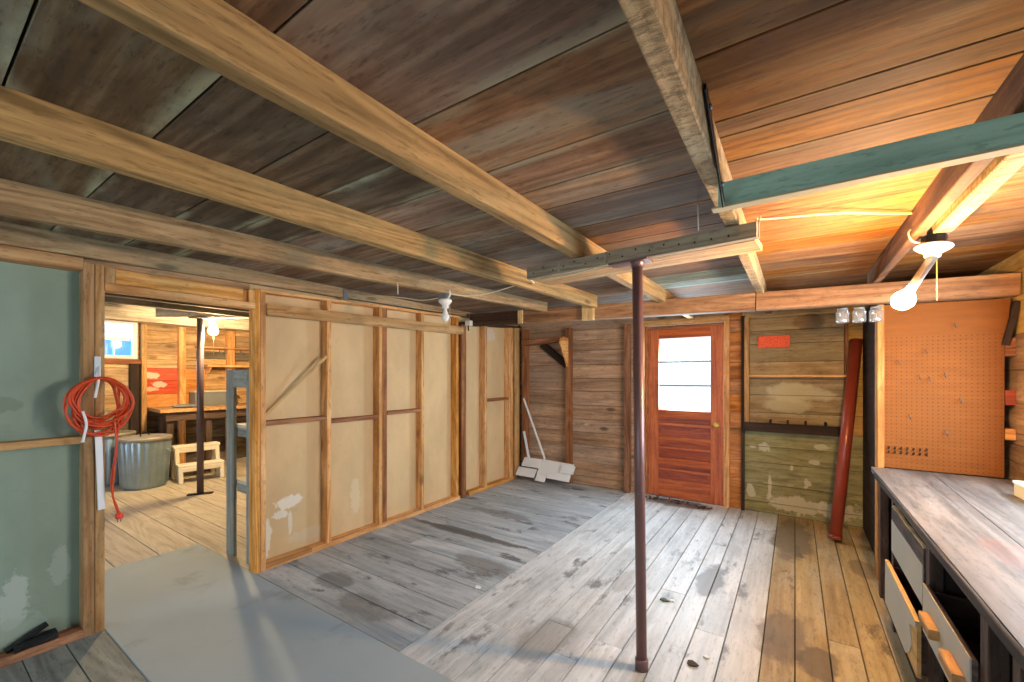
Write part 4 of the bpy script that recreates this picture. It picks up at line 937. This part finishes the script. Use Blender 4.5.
mb = MB(); mb.board((-2.87, 5.075, 0.30), (-3.235, 5.10, 1.13), 0.028, 0.012, (1, 0, 0), M['white_paint'], 0.002, 8, 0.0008)
tag(mb.build('white_lath', origin=(-2.87, 5.07, 0.3)), 'long thin white lath leaning in the back corner', 'lath', 'white laths in the back corner')
mb = MB(); mb.board((-3.12, 5.06, 0.28), (-3.225, 5.09, 0.66), 0.036, 0.012, (1, 0, 0), M['white_paint'], 0.002, 4, 0.0008)
tag(mb.build('white_lath', origin=(-3.12, 5.06, 0.28)), 'short white lath leaning in the back corner', 'lath', 'white laths in the back corner')

# ------------------------------------------------------------------ small litter on the floor
def scrap(x, y, r, m, lab, seed, cat='litter', h=0.006):
    rr = random.Random(seed); n = 7
    mb = MB(); mb.prism([(x+math.cos(2*PI*k/n)*r*rr.uniform(.5, 1.2), y+math.sin(2*PI*k/n)*r*rr.uniform(.4, 1.0), 0.001) for k in range(n)], (0, 0, h), M[m])
    tag(mb.build('floor_scrap', origin=(x, y, 0)), lab, cat, 'scraps on the floor')
scrap(-1.798, 2.252, 0.030, 'paper', 'white paper scrap on the grey boards at the board joint', 1)
scrap(-0.70, 2.80, 0.030, 'leaf', 'dark green leaf on the floor just right of steel post', 2)
scrap(-0.655, 2.82, 0.022, 'paper', 'pale scrap beside the green leaf near steel post', 3)
scrap(-0.375, 2.351, 0.018, 'paper', 'tiny white scrap on the floor right of steel post foot', 4)
scrap(-0.43, 2.26, 0.030, 'litter', 'dark curled scrap nearest the steel post foot', 6)
for i, (x, y, lab) in enumerate(((-1.35, 5.04, 'left clump of dry leaves on the floor before the door'), (-1.10, 5.02, 'middle clump of dry leaves on the floor before the door'), (-0.84, 4.97, 'right clump of dry leaves on the floor under the door knob'))):
    mb = MB(); rr = random.Random(20+i)
    for k in range(26):
        a = rr.uniform(0, 2*PI); d = rr.uniform(0, 0.13); c = V(x+math.cos(a)*d, y+math.sin(a)*d*0.55, rr.uniform(0.004, 0.03))
        q = rr.uniform(0, PI); e = V(math.cos(q), math.sin(q), rr.uniform(-.3, .3))*rr.uniform(.015, .03); f = V(-math.sin(q), math.cos(q), rr.uniform(-.4, .4))*rr.uniform(.008, .016)
        mb.prism([c-e, c+f, c+e, c-f], (0, 0, 0.0015), M['litter'])
    tag(mb.build('leaf_litter', origin=(x, y, 0)), lab, 'leaves', 'dry leaf clumps by the door', 'stuff')

# ------------------------------------------------------------------ side room contents
def trash_can(x, y, r, h, label, handle=True):
    t = thing('trash_can', label, 'trash can', (x, y, 0), 'galvanised trash cans')
    mb = MB(); mb.lathe((x, y, 0), (0, 0, 1), [(r*.80, 0), (r*.82, 0.03), (r*.835, 0.05), (r*.95, h-.07), (r*.96, h-.05), (r*.985, h-.03), (r*.985, h-.01), (r*.9, h-.01)], M['galv'], 132, True, (22, 0.014, 0.04, h-.06)); mb.build('body', t)
    mb = MB(); mb.lathe((x, y, h-.04), (0, 0, 1), [(r*1.02, 0), (r*1.03, 0.035), (r*1.0, 0.045), (r*.9, 0.05), (r*.86, 0.042), (r*.3, 0.055), (0.001, 0.057)], M['galv_lid'], 48); mb.build('lid', t)
    mb = MB(); z = h+.015; mb.tube(catmull([(x+.06, y-.06, z), (x+.05, y-.05, z+.03), (x, y, z+.038), (x-.05, y+.05, z+.03), (x-.06, y+.06, z)], 6), 0.008, M['iron'], 8); mb.build('lid_handle', t)
    for sgn in (1, -1):
        a = V(math.cos(0.9)*r*sgn, math.sin(0.9)*r*sgn, 0); b = V(-a.y, a.x, 0).normalized()
        c = V(x, y, h-.16)+a*0.97
        mb = MB(); mb.tube(catmull([c-b*.06, c-b*.05+a.normalized()*.03-V(0, 0, .03), c+b*.05+a.normalized()*.03-V(0, 0, .03), c+b*.06], 6), 0.006, M['galv'], 6); mb.build('side_handle', t)
trash_can(-7.10, 1.885, 0.275, 0.65, 'galvanised trash can in front beside the step stool')
trash_can(-7.70, 1.66, 0.275, 0.68, 'galvanised trash can standing behind the other one')

stl = thing('step_stool', 'white plastic two-step stool beside the trash can', 'step stool', (-6.85, 2.42, 0))
S0 = V(-7.08, 2.20, 0); U = V(0.128, 0.991, 0).normalized(); N = V(0.991, -0.128, 0).normalized()  # U along the treads, N towards the front
def sq(u, n, z): return S0+U*u+N*n+V(0, 0, z)
W = 0.52
def sleg(parent, n0, n1, zt):
    for u in (0, W-.05):
        mb = MB(); mb.board(sq(u+.025, n0, 0), sq(u+.025, n1, zt), 0.05, 0.05, U, M['white_plastic'], 0.008); mb.build('leg', parent)
mb = MB(); mb.board(sq(-.01, -0.10, 0.455), sq(W+.01, -0.10, 0.455), 0.20, 0.035, N, M['white_plastic'], 0.01); mb.build('top_step', stl)
mb = MB(); mb.board(sq(0, 0.14, 0.225), sq(W, 0.14, 0.225), 0.19, 0.035, N, M['white_plastic'], 0.01); mb.build('lower_step', stl)
sleg(stl, -0.26, -0.17, 0.44); sleg(stl, 0.25, 0.21, 0.21)
for u in (0, W-.05):
    mb = MB(); mb.board(sq(u+.025, 0.06, 0.0), sq(u+.025, -0.03, 0.44), 0.05, 0.06, U, M['white_plastic'], 0.008); mb.build('side_rail', stl)
mb = MB(); mb.board(sq(0.03, 0.235, 0.18), sq(W-.03, 0.235, 0.18), 0.06, 0.02, (0, 0, 1), M['white_plastic'], 0.006); mb.build('apron', stl)
mb = MB(); mb.board(sq(0.03, -0.01, 0.41), sq(W-.03, -0.01, 0.41), 0.06, 0.02, (0, 0, 1), M['white_plastic'], 0.006); mb.build('apron', stl)

sp2 = thing('steel_post', 'dark steel post in the side room between stool and grey shelf', 'post', (-6.06, 2.14, 0))
mb = MB(); mb.tube([(-6.06, 2.14, 0.0), (-6.06, 2.14, 2.16)], 0.036, M['steel_grey'], 20); mb.build('shaft', sp2)
mb = MB(); mb.board((-6.13, 2.03, 0.006), (-5.99, 2.25, 0.006), 0.07, 0.012, (1, -1, 0), M['iron'], 0.002); mb.build('base_plate', sp2)
mb = MB(); mb.box((-6.14, 2.04, 2.155), (-5.98, 2.24, 2.168), M['iron'], 0.002); mb.build('top_plate', sp2)
hb = MB(); hb.board((-6.50, 1.86, 2.225), (-5.45, 2.62, 2.225), 0.11, 0.10, (0, 0, 1), M['header'], 0.004)
tag(hb.build('header_beam', origin=(-6.06, 2.14, 2.2)), 'grey wooden header on top of the side room post', 'beam')

gs = thing('grey_shelf_unit', 'grey painted open shelf unit standing just inside the doorway', 'shelf', (-3.78, 1.60, 0))
def gp(name, a, b, m, axis=None): return part(name, gs, a, b, M[m], 0.003, axis)
gp('upright', (-3.865, 1.545, 0), (-3.735, 1.57, 1.50), 'grey_board', 2); gp('upright', (-3.52, 1.545, 0), (-3.39, 1.57, 1.50), 'grey_board', 2)
gp('upright', (-3.865, 2.55, 0), (-3.735, 2.575, 1.50), 'grey_board', 2); gp('upright', (-3.52, 2.55, 0), (-3.39, 2.575, 1.50), 'grey_board', 2)
gp('top_rail', (-3.735, 1.545, 1.36), (-3.52, 1.57, 1.50), 'grey_board', 0); gp('shelf_board', (-3.865, 1.572, 1.475), (-3.39, 2.55, 1.50), 'pale_top', 1)
for z in (1.035, 0.59):
    gp('shelf_board', (-3.80, 1.572, z), (-3.40, 2.545, z+.025), 'pale_top', 1); gp('shelf_rail', (-3.735, 1.572, z-.07), (-3.52, 1.59, z), 'grey_board', 0)

b2 = thing('side_room_bench', 'old wooden workbench along the far wall of the side room', 'workbench', (-7.6, 3.0, 0))
mb = MB(); mb.prism([(-8.095, 2.18, 0.93), (-7.35, 2.12, 0.93), (-7.35, 4.9, 0.93), (-8.095, 4.9, 0.93)], (0, 0, 0.045), M['stud_tan']); mb.build('top', b2)
part('apron', b2, (-7.44, 2.20, 0.80), (-7.40, 4.85, 0.93), M['bench_frame'], 0.003, 1)
for y in (2.22, 2.70, 3.8, 4.8): part('leg', b2, (-7.50, y, 0), (-7.44, y+.08, 0.93), M['bench_frame'], 0.003, 2)
for y in (2.3, 4.8): part('leg', b2, (-8.05, y, 0), (-7.98, y+.08, 0.93), M['bench_frame'], 0.003, 2)
tb = thing('tool_box', 'grey open-topped box on the side room bench against the wall', 'box', (-7.9, 3.0, 0.975))
for a, b, n in (((-7.86, 2.70, 0.975), (-7.84, 3.28, 1.19), 'front'), ((-8.08, 2.70, 0.975), (-7.86, 2.72, 1.19), 'end'), ((-8.08, 3.26, 0.975), (-7.86, 3.28, 1.19), 'end'), ((-8.08, 2.72, 0.975), (-7.86, 3.26, 0.99), 'bottom')): part(n, tb, a, b, M['tin_grey'], 0.002)
part('lid_edge', tb, (-8.0, 2.68, 1.19), (-7.82, 3.30, 1.215), M['pale_top'], 0.003, 1)
mb = MB(); mb.sphere((-7.6, 2.48, 1.003), 0.13, M['tin_grey'], 18, 10, (0.7, 1.2, 0.22)); mb.sphere((-7.55, 2.62, 0.993), 0.07, M['tin_grey'], 14, 8, (1, 1.1, 0.25))
tag(mb.build('grey_rag', origin=(-7.6, 2.48, 0.975)), 'crumpled grey rag lying on the side room bench', 'rag')
wsh = thing('upper_wall_shelf', 'upper pale shelf on the far wall, under the lit side room bulb', 'shelf', (-8.0, 3.4, 1.92))
part('board', wsh, (-8.09, 2.78, 1.905), (-7.92, 4.5, 1.935), M['stud'], 0.003, 1)
part('back_rail', wsh, (-8.09, 2.80, 1.72), (-8.075, 4.5, 1.86), M['wall_under'], 0.003, 1)
wsh2 = thing('lower_wall_shelf', 'lower pale shelf on the far wall, just above grey shelf unit', 'shelf', (-8.0, 3.4, 1.6))
part('board', wsh2, (-8.09, 2.88, 1.60), (-7.86, 4.5, 1.63), M['stud'], 0.003, 1)
mb = MB(); mb.prism([(-8.085, 2.93, 1.60), (-7.90, 2.93, 1.60), (-8.085, 2.93, 1.42)], (0, 0.025, 0), M['stud']); mb.build('bracket', wsh2)
part('front_lip', wsh2, (-8.08, 2.90, 1.64), (-8.06, 3.22, 1.73), M['raw_edge'], 0.003, 1)
for i, y in enumerate((3.10, 3.17, 3.42)):
    mb = MB(); mb.tube(catmull([(-8.0, y, 1.90), (-7.99, y, 1.86), (-7.97, y+.02, 1.83), (-7.96, y+.03, 1.86)], 5), 0.008, M['steel'], 6)
    tag(mb.build('cup_hook', origin=(-8.0, y, 1.9)), 'metal cup hook under the upper wall shelf, %s one' % ('left', 'middle', 'right')[i], 'hook', 'cup hooks under the shelf')
